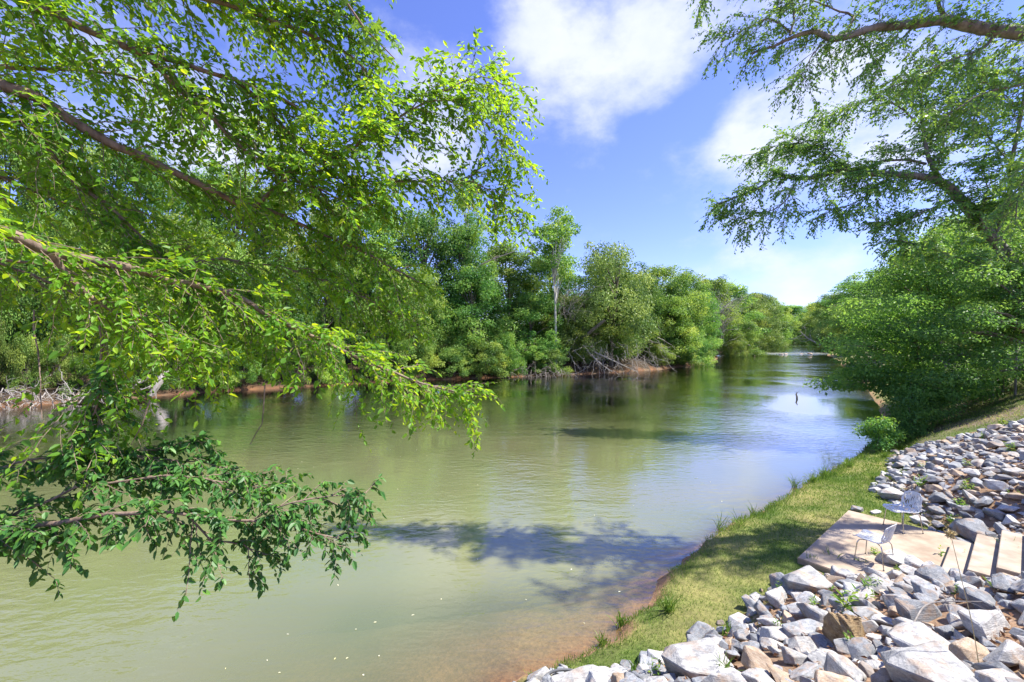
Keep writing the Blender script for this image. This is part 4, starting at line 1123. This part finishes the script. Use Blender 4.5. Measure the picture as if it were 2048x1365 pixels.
def big_tree(defs, name, label, base, trunk_r, mat, **kw):
    z = H1(*base); t = empty(name, label, 'tree', (base[0], base[1], z)); o = -np.array([base[0], base[1], z])
    P, R = limb(*defs[0]); end = P[0] + o
    tp, tr = refine([(0, 0, -.3), (.1, 0, 1.0), end * .5 + (.3, 0, end[2] * .12), end], [trunk_r * 1.25, trunk_r, trunk_r * .9, R[0] * 1.02], .3)
    mb = MB(); tubes(mb, tp, tr, 14); mb.obj('trunk', M['bark_oak'], t, True)
    leafy(defs, t, mat, main=set(), join=None, o=o, namec='limb', bark=M['bark_oak'], **kw)
    return t


oak1 = big_tree(R1, 'water_oak', 'tall oak on the right bank with a long bare-ended limb across the top', (17.2, 7.6), .32, M['oak'],
         br_sp=.115, br_len=1.15, tw_n=7, tw_len=.5, lf_n=10, lf_len=.095, asp=.5, droop=.7, simple=True, rnd=.7, twr=.004, flat=.8)
big_tree(R2, 'leaning_oak', 'thick oak leaning out over the river with knotted grey limbs', (33.5, 17.2), .62, M['oak'],
         br_sp=.17, br_len=2.0, tw_n=8, tw_len=.9, lf_n=11, lf_len=.165, asp=.55, droop=.7, simple=True, rnd=.7, twr=.007, flat=.8)


# ------------------------------------------------------------------ riverbank trees
def lobes_mesh(C, Rd, per, leaf, seed, flatn=.6, tonev=.22, droop=.3, name='crown', mat=None, shell=.55):
    """foliage: leaf faces spread through the outer part of many clumps"""
    r = np.random.default_rng(seed); n = len(C); per = np.maximum(20, (per * (Rd / Rd.mean()) ** 1.6)).astype(int)
    ii = np.repeat(np.arange(n), per); m = len(ii)
    d = r.normal(0, 1, (m, 3)); d[:, 2] = np.where(d[:, 2] < 0, d[:, 2] * .7, d[:, 2]); d = norm(d)
    rad = Rd[ii] * (shell + (1.06 - shell) * r.uniform(0, 1, m) ** .6) * (1 + .2 * np.sin(d[:, 0] * 5 + ii) * np.sin(d[:, 2] * 6 + ii * 2) + .1 * r.normal(0, 1, m))
    P = C[ii] + d * rad[:, None] * np.array([1, 1, flatn])
    Nn = norm(d * .7 + np.array([[0, 0, .7]]) + r.normal(0, .55, (m, 3)))
    D = norm(np.cross(Nn, r.normal(0, 1, (m, 3))) + np.array([[0, 0, -droop]]) + d * .4)
    lt = r.normal(0, tonev, n)
    tone = np.clip(.45 + lt[ii] + r.normal(0, .15, m), 0, 1)
    L = leaf * r.uniform(.6, 1.3, m); mb = MB(); leaves(mb, P, D, Nn, L, L * .62, tone, simple=True, fold=.2)
    return mb.mesh(name, mat)


def tree_kind(kind, seed):
    r = np.random.default_rng(seed)
    if kind == 'tall': H, Rr, b, n, lr, leaf, per = 16, 4.0, .12, 120, 1.05, .25, 200
    elif kind == 'round': H, Rr, b, n, lr, leaf, per = 12, 4.6, .06, 120, .98, .23, 200
    elif kind == 'willow': H, Rr, b, n, lr, leaf, per = 13, 4.4, .08, 80, 1.05, .22, 250
    elif kind == 'airy': H, Rr, b, n, lr, leaf, per = 18, 2.8, .55, 34, .85, .26, 190
    elif kind == 'shrub': H, Rr, b, n, lr, leaf, per = 5, 3.0, .0, 70, .62, .18, 170
    C = []
    while len(C) < n:
        h = r.uniform(b, .97); f = (h - b) / (1 - b)
        if kind == 'shrub': w = math.sqrt(max(0, 1 - f ** 1.8)) * (.85 + .15 * f)
        elif kind == 'airy': w = math.sin(math.pi * min(1, f * .8 + .15)) ** .7
        else: w = min(1, (f / .3 + .45)) * math.sqrt(max(0.02, 1 - max(0, (f - .25) / .75) ** 2.1))
        a = r.uniform(0, 6.283); q = math.sqrt(r.uniform(.18 if kind != 'airy' else .02, 1)) * Rr * w * (1 + .22 * math.sin(a * 2 + seed) + .12 * math.sin(a * 3 + h * 6))
        C.append((q * math.cos(a), q * math.sin(a), h * H))
    C = np.array(C); Rd = lr * r.uniform(.6, 1.35, n)
    oi = r.uniform(0, 1, n) < .2; C[oi, :2] *= r.uniform(1.05, 1.3, (oi.sum(), 1)); C[oi, 2] *= r.uniform(1.0, 1.1, oi.sum()); Rd[oi] *= .6
    mat = M['pale_leaf'] if kind == 'willow' else M['bank_leaf']
    crown = lobes_mesh(C, Rd, per, leaf, seed, .85 if kind != 'willow' else 1.0, .25, .5 if kind != 'willow' else 1.2, 'crown', mat)
    mb = MB(); k = 9; top = .9 * H; lean = r.normal(0, .04 * H, 2)
    tz = np.linspace(-.6, top, k); tp = np.stack([lean[0] * (tz / H) ** 2, lean[1] * (tz / H) ** 2, tz], 1); r0 = {'shrub': .06, 'airy': .15}.get(kind, .018 * H)
    tubes(mb, tp, np.linspace(r0, r0 * .2, k), 7)
    sel = r.choice(n, min(n, 20), replace=False); lim = []
    for i in sel:
        z0 = max(.05 * H, C[i, 2] * .65 if kind != 'shrub' else .1); z0 = min(z0, top * .95); p0 = np.array([lean[0] * (z0 / H) ** 2, lean[1] * (z0 / H) ** 2, z0])
        lim.append([p0, p0 * .5 + C[i] * .5 + (0, 0, .04 * H), C[i]])
    tubes(mb, np.array(lim), np.array([[r0 * .4, r0 * .25, r0 * .08]] * len(lim)), 4)
    return crown, mb.mesh('trunk', M['bark_pale'] if kind == 'airy' else M['bark_far'], True), H, Rr


KIND = {k: [tree_kind(k, s) for s in seeds] for k, seeds in dict(tall=(1, 2, 3, 4), round=(5, 6, 7), willow=(8, 9), airy=(10, 11), shrub=(12, 13, 14, 15)).items()}
rr = np.random.default_rng(77); KC = {}


def plant(kind, px, Z, top_py, width, label, group=None, mat=None, name=None, h=None, squash=None):
    X = (px - CX) / F * Z; z = H1(X, Z); top = EYE + (CY - top_py) / F * Z if h is None else z + h
    i = KC.get(kind, 0); KC[kind] = i + 1; crown, trunk, H, Rr = KIND[kind][i % len(KIND[kind])]
    sz = max(.1, (top - z)) / H / .99; sx = width / 2 / (Rr + .6)
    nm = name or ('riverside_shrub' if kind == 'shrub' else 'riverbank_tree')
    t = empty(nm, label, 'shrub' if kind == 'shrub' else 'tree', (X, Z, z), group)
    t.rotation_euler = (0, 0, rr.uniform(0, 6.28)); t.scale = (sx * rr.uniform(.9, 1.1), sx * rr.uniform(.9, 1.1), sz)
    c = link('crown', crown, t); link('trunk', trunk, t)
    if mat: c.material_slots[0].link = 'OBJECT'; c.material_slots[0].material = M[mat]
    return t


SHZ = [(-400, 24), (0, 31), (200, 34.7), (400, 39.7), (600, 45), (800, 51), (1000, 56), (1180, 62), (1330, 73), (1400, 96), (1440, 118), (1482, 205)]
SKY = [(-400, 200), (0, 255), (200, 285), (400, 325), (600, 375), (750, 415), (850, 415), (920, 445), (980, 480), (1060, 508), (1140, 500), (1215, 505), (1290, 528), (1350, 545), (1410, 560), (1450, 570), (1500, 592), (1550, 612)]
shz = lambda p: float(np.interp(p, *zip(*SHZ))); skp = lambda p: float(np.interp(p, *zip(*SKY)))
NTH = ['first', 'second', 'third', 'fourth', 'fifth', 'sixth', 'seventh', 'eighth', 'ninth', 'tenth', 'eleventh', 'twelfth', 'thirteenth', 'fourteenth', 'fifteenth', 'sixteenth', 'seventeenth', 'eighteenth', 'nineteenth', 'twentieth', 'twentyfirst', 'twentysecond', 'twentythird', 'twentyfourth', 'twentyfifth', 'twentysixth', 'twentyseventh']
# back row
for i, px in enumerate(np.arange(-260, 1380, 92)):
    p = px + rr.uniform(-15, 15); Z = shz(p) + rr.uniform(9, 13) * (1 + max(0, p - 1000) / 900)
    plant('tall', p, Z, skp(p) + rr.uniform(-6, 26), Z * 150 / F * rr.uniform(.9, 1.15), f'tall green tree, {NTH[i]} in the skyline row of the far bank counted upstream', 'tall skyline trees of the far bank')
# middle row
for i, px in enumerate(np.arange(-230, 1340, 98)):
    p = px + rr.uniform(-18, 18); Z = shz(p) + rr.uniform(4, 6.5); base = 745
    top = skp(p) + (base - skp(p)) * rr.uniform(.26, .40)
    plant('round', p, Z, top, Z * 150 / F * rr.uniform(.9, 1.2), f'bushy tree, {NTH[i]} in the middle row of the far bank counted upstream', 'bushy middle row trees of the far bank')
# shore shrubs
for i, px in enumerate(list(np.arange(-200, 700, 62)) + [745, 800, 855, 900, 975, 1020, 1065, 1110, 1345, 1395]):
    p = px + rr.uniform(-10, 10); Z = shz(p) + rr.uniform(.3, 1.5)
    plant('shrub', p, Z, 0, Z * 86 / F * rr.uniform(.9, 1.25), f'green shrub, {NTH[i]} along the far waterline counted upstream', 'shrubs along the far waterline', h=rr.uniform(3.2, 6.0))
# named ones
plant('willow', 1222, 68, 498, 15.5, 'rounded pale yellow green tree standing out at the middle of the far bank')
plant('willow', 1165, 65, 600, 7, 'small pale tree at the left foot of the rounded yellow green tree')
plant('shrub', 938, 56.5, 668, 6.2, 'rounded bright green bush leaning over the water edge below the trees')
plant('shrub', 1378, 84, 668, 9.5, 'rich green rounded bush just downstream of the grey snag')
plant('shrub', 1320, 75, 690, 6, 'low green bush at the upstream end of the brushwood')
plant('round', 1330, 84, 575, 12, 'dark green tree between the pale rounded tree and the rich green bush')
plant('round', 1288, 80, 560, 11, 'mid green tree tucked behind the pale rounded tree')
plant('round', 1395, 106, 585, 13, 'green tree behind the rich green rounded bush', mat='bank_leaf')
plant('tall', 1370, 110, 548, 15, 'tall dark green tree breaking the skyline before the river bend')
plant('round', 1482, 140, 640, 14, 'dark low tree overhanging the rapids')
plant('round', 1462, 128, 655, 9, 'dark bush with dead limbs at the water beside the rapids')
plant('tall', 1425, 128, 556, 18, 'light green tree behind the grey snag')
plant('tall', 1455, 150, 570, 20, 'green tree upstream of the grey snag')
plant('round', 1510, 215, 605, 26, 'pale green rounded tree above the far end of the rapids', mat='pale_leaf')
plant('tall', 1490, 210, 588, 26, 'tree in the skyline above the rapids')
plant('tall', 1520, 290, 590, 30, 'hazy tree in the skyline beyond the rapids')
plant('round', 1538, 330, 600, 36, 'broad hazy tree at the river bend')
plant('tall', 1555, 420, 612, 40, 'distant tree left of the river vanishing point')
plant('round', 1528, 300, 640, 22, 'low distant tree on the left bank of the upper reach')
plant('round', 1580, 760, 640, 70, 'distant bank tree at the end of the river')
plant('round', 1610, 780, 634, 76, 'distant bank tree closing the end of the river')
plant('round', 1548, 720, 636, 70, 'distant bank tree left of the end of the river')
plant('tall', 1585, 900, 612, 80, 'far pale tree behind the end of the river')
plant('tall', 1560, 940, 616, 80, 'far pale tree in the gap of the valley')
plant('tall', 1635, 950, 610, 80, 'far pale tree right of the valley gap')
plant('round', 1570, 560, 662, 18, 'small tree on the far bend waterline')
for k, (px, Z, top, w_) in enumerate([(1592, 590, 664, 24), (1606, 560, 662, 26), (1622, 540, 658, 26), (1638, 520, 655, 24), (1650, 470, 650, 26)]):
    plant('round', px, Z, top, w_, f'small distant bush, {NTH[k]} along the end of the upper reach', 'bushes at the end of the upper reach')
# right bank, far to near
plant('tall', 1640, 420, 604, 42, 'distant tree on the right bank of the upper reach')
plant('round', 1652, 330, 610, 34, 'rounded distant tree on the right bank above the rapids')
plant('tall', 1668, 290, 588, 30, 'green tree on the right bank, skyline beyond the overhanging foliage')
plant('round', 1684, 205, 610, 26, 'light green rounded tree on the right bank above the rapids', mat='pale_leaf')
plant('shrub', 1662, 180, 672, 11, 'low shrub on the right bank at the rapids')
plant('tall', 1712, 190, 560, 28, 'tall right bank tree with yellow green top')
plant('round', 1725, 130, 600, 20, 'rounded right bank tree behind the overhanging crown')
plant('tall', 1768, 120, 545, 24, 'tall right bank tree rising behind the overhanging crown')
plant('round', 1790, 80, 580, 14, 'bushy right bank tree in the second rank')
plant('tall', 1845, 75, 500, 16, 'tall right bank tree seen between the oak limbs')
plant('tall', 1930, 60, 440, 15, 'tall right bank tree behind the leaning oak trunk')
plant('round', 1880, 52, 590, 11, 'bushy right bank tree behind the hornbeams')
plant('tall', 2010, 50, 400, 14, 'tall tree behind the leaning oak near the frame edge')
plant('round', 1990, 42, 600, 10, 'dark bushy tree on the right bank crest')
plant('tall', 2120, 45, 380, 14, 'tall tree on the right bank beyond the frame edge')
plant('round', 2075, 34, 560, 9, 'bushy tree at the right frame edge on the crest')
# slender pale trunked trees
plant('airy', 1112, 62, 425, 10.5, 'slender tree with long bare pale trunk and open yellow green crown', name='pale_trunk_tree')
plant('airy', 932, 66, 352, 7.5, 'thin tall tree with sparse crown rising above the skyline', name='thin_tree')

# a far wood that reads as one mass
r = np.random.default_rng(5); n = 420; px_ = r.uniform(1380, 1900, n); Z = r.uniform(700, 1300, n); C = np.stack([(px_ - CX) / F * Z, Z, np.zeros(n)], 1); C[:, 2] = height(C[:, 0], C[:, 1]) + r.uniform(4, 17, n)
me = lobes_mesh(C, r.uniform(9, 16, n), 60, 4.2, 6, .8, .15, .2, 'far_wood', M['bank_leaf']); tag(link('far_wood', me), 'distant wooded hillside closing the valley', kind='stuff')
r = np.random.default_rng(6); n = 700; C = np.stack([r.uniform(-130, 60, n), np.zeros(n), np.zeros(n)], 1)
C[:, 1] = np.interp(C[:, 0], FA[:, 0], FA[:, 1]) + r.uniform(14, 40, n) + 6; C[:, 2] = height(C[:, 0], C[:, 1]) + r.uniform(.5, 12, n)
me = lobes_mesh(C, r.uniform(1.6, 3.0, n), 110, .55, 7, .8, .15, .2, 'undergrowth', M['bank_leaf']); tag(link('undergrowth', me), 'dense wood interior behind the far bank trees', kind='stuff')

# ------------------------------------------------------------------ hornbeams overhanging the right shore
def lobe_tree(name, label, base, lobes, leaf, per, mat, seed, trunk_r=.12, flatn=.34, lean=0):
    z = H1(*base); t = empty(name, label, 'tree', (base[0], base[1], z)); o = np.array([base[0], base[1], z])
    C = np.array([l[0] for l in lobes]) - o; Rd = np.array([l[1] for l in lobes])
    me = lobes_mesh(C, Rd, per, leaf, seed, flatn, .2, .35, 'crown', mat, shell=.35); link('crown', me, t)
    mb = MB(); top = C[:, 2].max() * .75; mid = np.array([C[:, 0].mean() * .4, C[:, 1].mean() * .4, top * .6])
    tp, tr = refine([(0, 0, -.3), mid * .5, mid, (mid[0] * 1.5, mid[1] * 1.5, top)], [trunk_r * 1.2, trunk_r, trunk_r * .7, trunk_r * .3], .4); tubes(mb, tp, tr, 9); mb.obj('trunk', M['bark_far'], t, True)
    mb = MB(); r = np.random.default_rng(seed)
    for i in r.choice(len(C), min(len(C), 26), replace=False):
        k = np.argmin(np.abs(tp[:, 2] - max(.5, C[i, 2] * .7))); a = tp[k]
        P, R = refine([a, a * .5 + C[i] * .5 + (0, 0, .35), C[i] + norm(C[i] - a) * Rd[i] * .6], [trunk_r * .35, trunk_r * .22, .01], .4, .02); tubes(mb, P, R, 5)
    tag(mb.obj('branches', M['bark_far'], t), kind='stuff'); return t


def poly_lobes(poly, n, z0, z1, r0, r1, seed):
    r = np.random.default_rng(seed); poly = np.array(poly, float); out = []
    while len(out) < n:
        x = r.uniform(poly[:, 0].min(), poly[:, 0].max()); y = r.uniform(poly[:, 1].min(), poly[:, 1].max()); ins = False; j = len(poly) - 1
        for i in range(len(poly)):
            if (poly[i, 1] > y) != (poly[j, 1] > y) and x < (poly[j, 0] - poly[i, 0]) * (y - poly[i, 1]) / (poly[j, 1] - poly[i, 1]) + poly[i, 0]: ins = not ins
            j = i
        if ins:
            Z = r.uniform(z0, z1); P = P3(x, y, Z); g = H1(P[0], P[1])
            if P[2] > max(g, 0) + .3: out.append((P, r.uniform(r0, r1)))
            elif r.uniform() < .02: out.append((np.array([P[0], P[1], max(g, 0) + .5]), r0))
    return out


lobe_tree('hornbeam', 'dark green hornbeam stretching low boughs over the water on the right bank', (24.5, 24.5),
          poly_lobes([(1655, 775), (1668, 715), (1690, 660), (1720, 620), (1780, 590), (1850, 600), (1880, 700), (1850, 800), (1790, 790), (1720, 770)], 120, 20.5, 25.5, .45, 1.2, 3), .17, 150, M['shade_leaf'], 3, .2)
lobe_tree('hornbeam', 'tall spreading hornbeam behind the low overhanging one', (30, 30),
          poly_lobes([(1690, 620), (1720, 560), (1790, 520), (1880, 470), (1960, 470), (1980, 600), (1900, 680), (1780, 660)], 110, 25, 31, .7, 1.6, 4), .20, 150, M['shade_leaf'], 4, .25)
lobe_tree('hornbeam', 'mid green tree filling the gap between hornbeams and the leaning oak canopy', (34, 25),
          poly_lobes([(1760, 560), (1800, 490), (1870, 440), (1960, 430), (2110, 400), (2110, 560), (1960, 560), (1860, 580)], 100, 25, 30, .6, 1.4, 21), .20, 150, M['bank_leaf'], 21, .2, .6)
lobe_tree('hornbeam', 'dark hornbeam at the top of the grassy slope by the frame edge', (24.0, 18.6),
          poly_lobes([(1860, 800), (1850, 700), (1880, 600), (1960, 540), (2120, 520), (2120, 740), (2000, 765), (1920, 790)], 110, 17.5, 21, .45, 1.1, 5), .14, 160, M['shade_leaf'], 5, .18)
lobe_tree('vine_covered_shrub', 'dark leafy thicket on the shore between slope and hornbeam', (18.2, 20.2),
          poly_lobes([(1790, 830), (1800, 780), (1860, 770), (1920, 780), (1880, 830), (1850, 870), (1800, 865)], 50, 18.5, 20.5, .35, .7, 6), .11, 200, M['shade_leaf'], 6, .06, .6)
lobe_tree('hillside_shrub', 'dark leafy undergrowth along the crest under the edge hornbeam', (27.5, 22.5),
          poly_lobes([(1900, 790), (1900, 730), (2000, 700), (2160, 690), (2160, 745), (2030, 765), (1950, 795)], 60, 21, 24.5, .4, .9, 16), .14, 240, M['shade_leaf'], 16, .07, .7)
lobe_tree('shore_shrub', 'small dark green shrub leaning over the water past the grass shelf', (15.6, 18.0),
          poly_lobes([(1728, 890), (1735, 845), (1765, 835), (1795, 860), (1790, 890), (1750, 900)], 26, 17.2, 18.4, .22, .42, 7), .10, 170, M['oak'], 7, .03, .7)
# slim trunks by the frame edge
for k, (px, Z, top) in enumerate([(1985, 21.5, 560), (2005, 22.5, 540), (2030, 20.5, 560)]):
    X = (px - CX) / F * Z; z = H1(X, Z); h = EYE + (CY - top) / F * Z - z; t = empty('sapling', ['slim bare grey sapling trunk, leftmost of three on the crest', 'slim sapling trunk, middle of three on the crest', 'slim sapling trunk, rightmost of three on the crest'][k], 'tree', (X, Z, z), 'sapling trunks on the crest')
    mb = MB(); P, R = refine([(0, 0, -.1), (.05, 0, h * .4), (-.05, .05, h)], [.05, .045, .03], .4); tubes(mb, P, R, 7); mb.obj('trunk', M['dead_dark'], t, True)
    C = np.array([(0, 0, h)]) + rr.normal(0, .7, (10, 3)); link('crown', lobes_mesh(C, np.full(10, .7), 150, .15, 50 + k, .5, .2, .3, 'crown', M['shade_leaf']), t)
# ivy stump
g = ground_at(1812, 868); mb = MB(); tubes(mb, [(0, 0, -.1), (.02, 0, .45), (-.03, 0, .85), (.02, 0, .98)], [.19, .17, .16, .10], 9)
tag(mb.obj('tree_stump', M['bark_oak'], loc=tuple(g)), 'short dark stump in the grass behind the shore shrub', 'stump')

# ------------------------------------------------------------------ dead wood along the banks
def brush_pile(name, label, cpx, cpy, wpx, hpx, Z, n, mat, seed, thick=.05, direction=(-.6, 0, -.5), group=None):
    r = np.random.default_rng(seed); k = wpx * Z / F; hgt = hpx * Z / F; c = P3(cpx, cpy, Z); mb = MB()
    P0 = c + np.stack([r.uniform(-.5, .5, n) * k, r.uniform(-.6, 1.2, n), r.uniform(0, 1, n) * hgt], 1)
    D = norm(np.array(direction)[None] + r.normal(0, .55, (n, 3))); L = r.uniform(.35, 1.0, n) * max(hgt, k * .3)
    B = grow(P0, D, L, 6, .12, .25, r); tubes(mb, B - c, np.linspace(1, .3, 6)[None] * thick * r.uniform(.4, 1, (n, 1)), 5)
    p, t, s, _ = on_paths(B, .2, .95, 4, r); T = grow(p, side_dirs(t, .7, 1, 0, r), .4 * L.mean() * r.uniform(.4, 1.1, len(p)), 4, .05, .3, r)
    tubes(mb, T - c, np.linspace(1, .3, 4)[None].repeat(len(T), 0) * thick * .35, 3, cap=False)
    return tag(mb.obj(name, mat, loc=tuple(c)), label, 'dead branches', group)


brush_pile('brushwood', 'grey tangle of fallen branches drooping into the water below the pale rounded tree', 1200, 738, 150, 62, 62, 46, M['dead'], 1, .05, (.3, -.5, -.45))
brush_pile('brushwood', 'second grey tangle of fallen branches upstream beside the low green bush', 1285, 728, 90, 55, 68, 40, M['dead'], 2, .05, (.5, -.4, -.5))
brush_pile('brushwood', 'dull roots and twigs under the shrubs left of the fallen branches', 1060, 752, 160, 14, 57, 70, M['dead_dark'], 3, .05, (.2, -.6, -.3))
brush_pile('brushwood', 'grey dead crown of twigs above the rapids bushes', 1438, 690, 26, 75, 116, 60, M['dead'], 4, .08, (.1, -.1, 1.0))
brush_pile('brushwood', 'grey dead twigs in the thicket beside the slender pale trunk', 1135, 650, 40, 60, 62, 40, M['dead_dark'], 5, .04, (.2, 0, .9))
brush_pile('driftwood_pile', 'bleached driftwood branches lying in the shallows at the far left bank', 40, 815, 190, 38, 30.5, 70, M['dead'], 6, .045, (1, -.3, .0))
brush_pile('driftwood_pile', 'bleached driftwood twigs right of the larger bleached pile', 165, 800, 110, 16, 33, 36, M['dead'], 7, .035, (1, -.2, .0))
bare_branch('fallen_log', [P3(1165, 690, 63), P3(1195, 722, 61.5), P3(1225, 744, 60.6)], [.14, .11, .06], 'pale fallen log slanting into the water below the brush tangle', 'log', M['dead'], 8, 2.0, 8)
bare_branch('fallen_log', [P3(1180, 700, 63), P3(1228, 722, 61), P3(1275, 744, 60.4)], [.12, .09, .05], 'second pale fallen log crossing lower into the water', 'log', M['dead'], 8, 2.0, 9)
bare_branch('stump_root', [P3(330, 740, 37), P3(318, 765, 36.3), P3(300, 792, 35.8)], [.34, .28, .2], 'pale leaning trunk stub standing in the far shallows', 'stump', M['dead'], 3, 1.0, 10)
bare_branch('stump_root', [P3(300, 752, 37), P3(275, 768, 36.4), P3(256, 784, 36)], [.14, .12, .08], 'pale root arm reaching the water left of the leaning stub', 'root', M['dead'], 3, .8, 11)
bare_branch('leaning_branch', [P3(920, 562, 60), P3(965, 528, 59.5), P3(1028, 503, 59)], [.14, .11, .05], 'bare brown limb leaning out above the far trees', 'branch', M['dead_dark'], 5, 1.6, 12)
bare_branch('fallen_tree', [P3(1150, 690, 64), P3(1185, 660, 63.5), P3(1210, 640, 63)], [.30, .26, .22], 'dark leaning trunk under the pale rounded tree', 'trunk', M['bark_far'], 0, 1, 13)
bare_branch('dead_limb', [P3(1500, 692, 138), P3(1468, 668, 137), P3(1448, 672, 136)], [.22, .16, .08], 'bleached limbs over the dark bush at the rapids', 'branch', M['dead'], 8, 4.0, 14)
bare_branch('dead_limb', [P3(1640, 690, 190), P3(1615, 676, 190), P3(1600, 662, 190)], [.35, .25, .1], 'bleached fallen tree reaching from the right bank over the upper reach', 'branch', M['dead'], 9, 7, 15)
# stones at the rapids
r = np.random.default_rng(3)
for i in range(10):
    px = 1425 + 22 * i + r.uniform(-7, 7); Z = r.uniform(140, 162); s = r.uniform(.6, 1.5); o = link('river_stone', ROCKS[i % 12]); o.location = ((px - CX) / F * Z, Z, .05); o.scale = (s * 1.6, s, s * .55); o.rotation_euler = (0, 0, r.uniform(0, 6))
    o.material_slots[0].link = 'OBJECT'; o.material_slots[0].material = M['rock_tan']; tag(o, f'low stone in the rapids, {NTH[i]} counted from the far bank side', 'stone', 'stones in the rapids')
print('objects', len(bpy.data.objects))
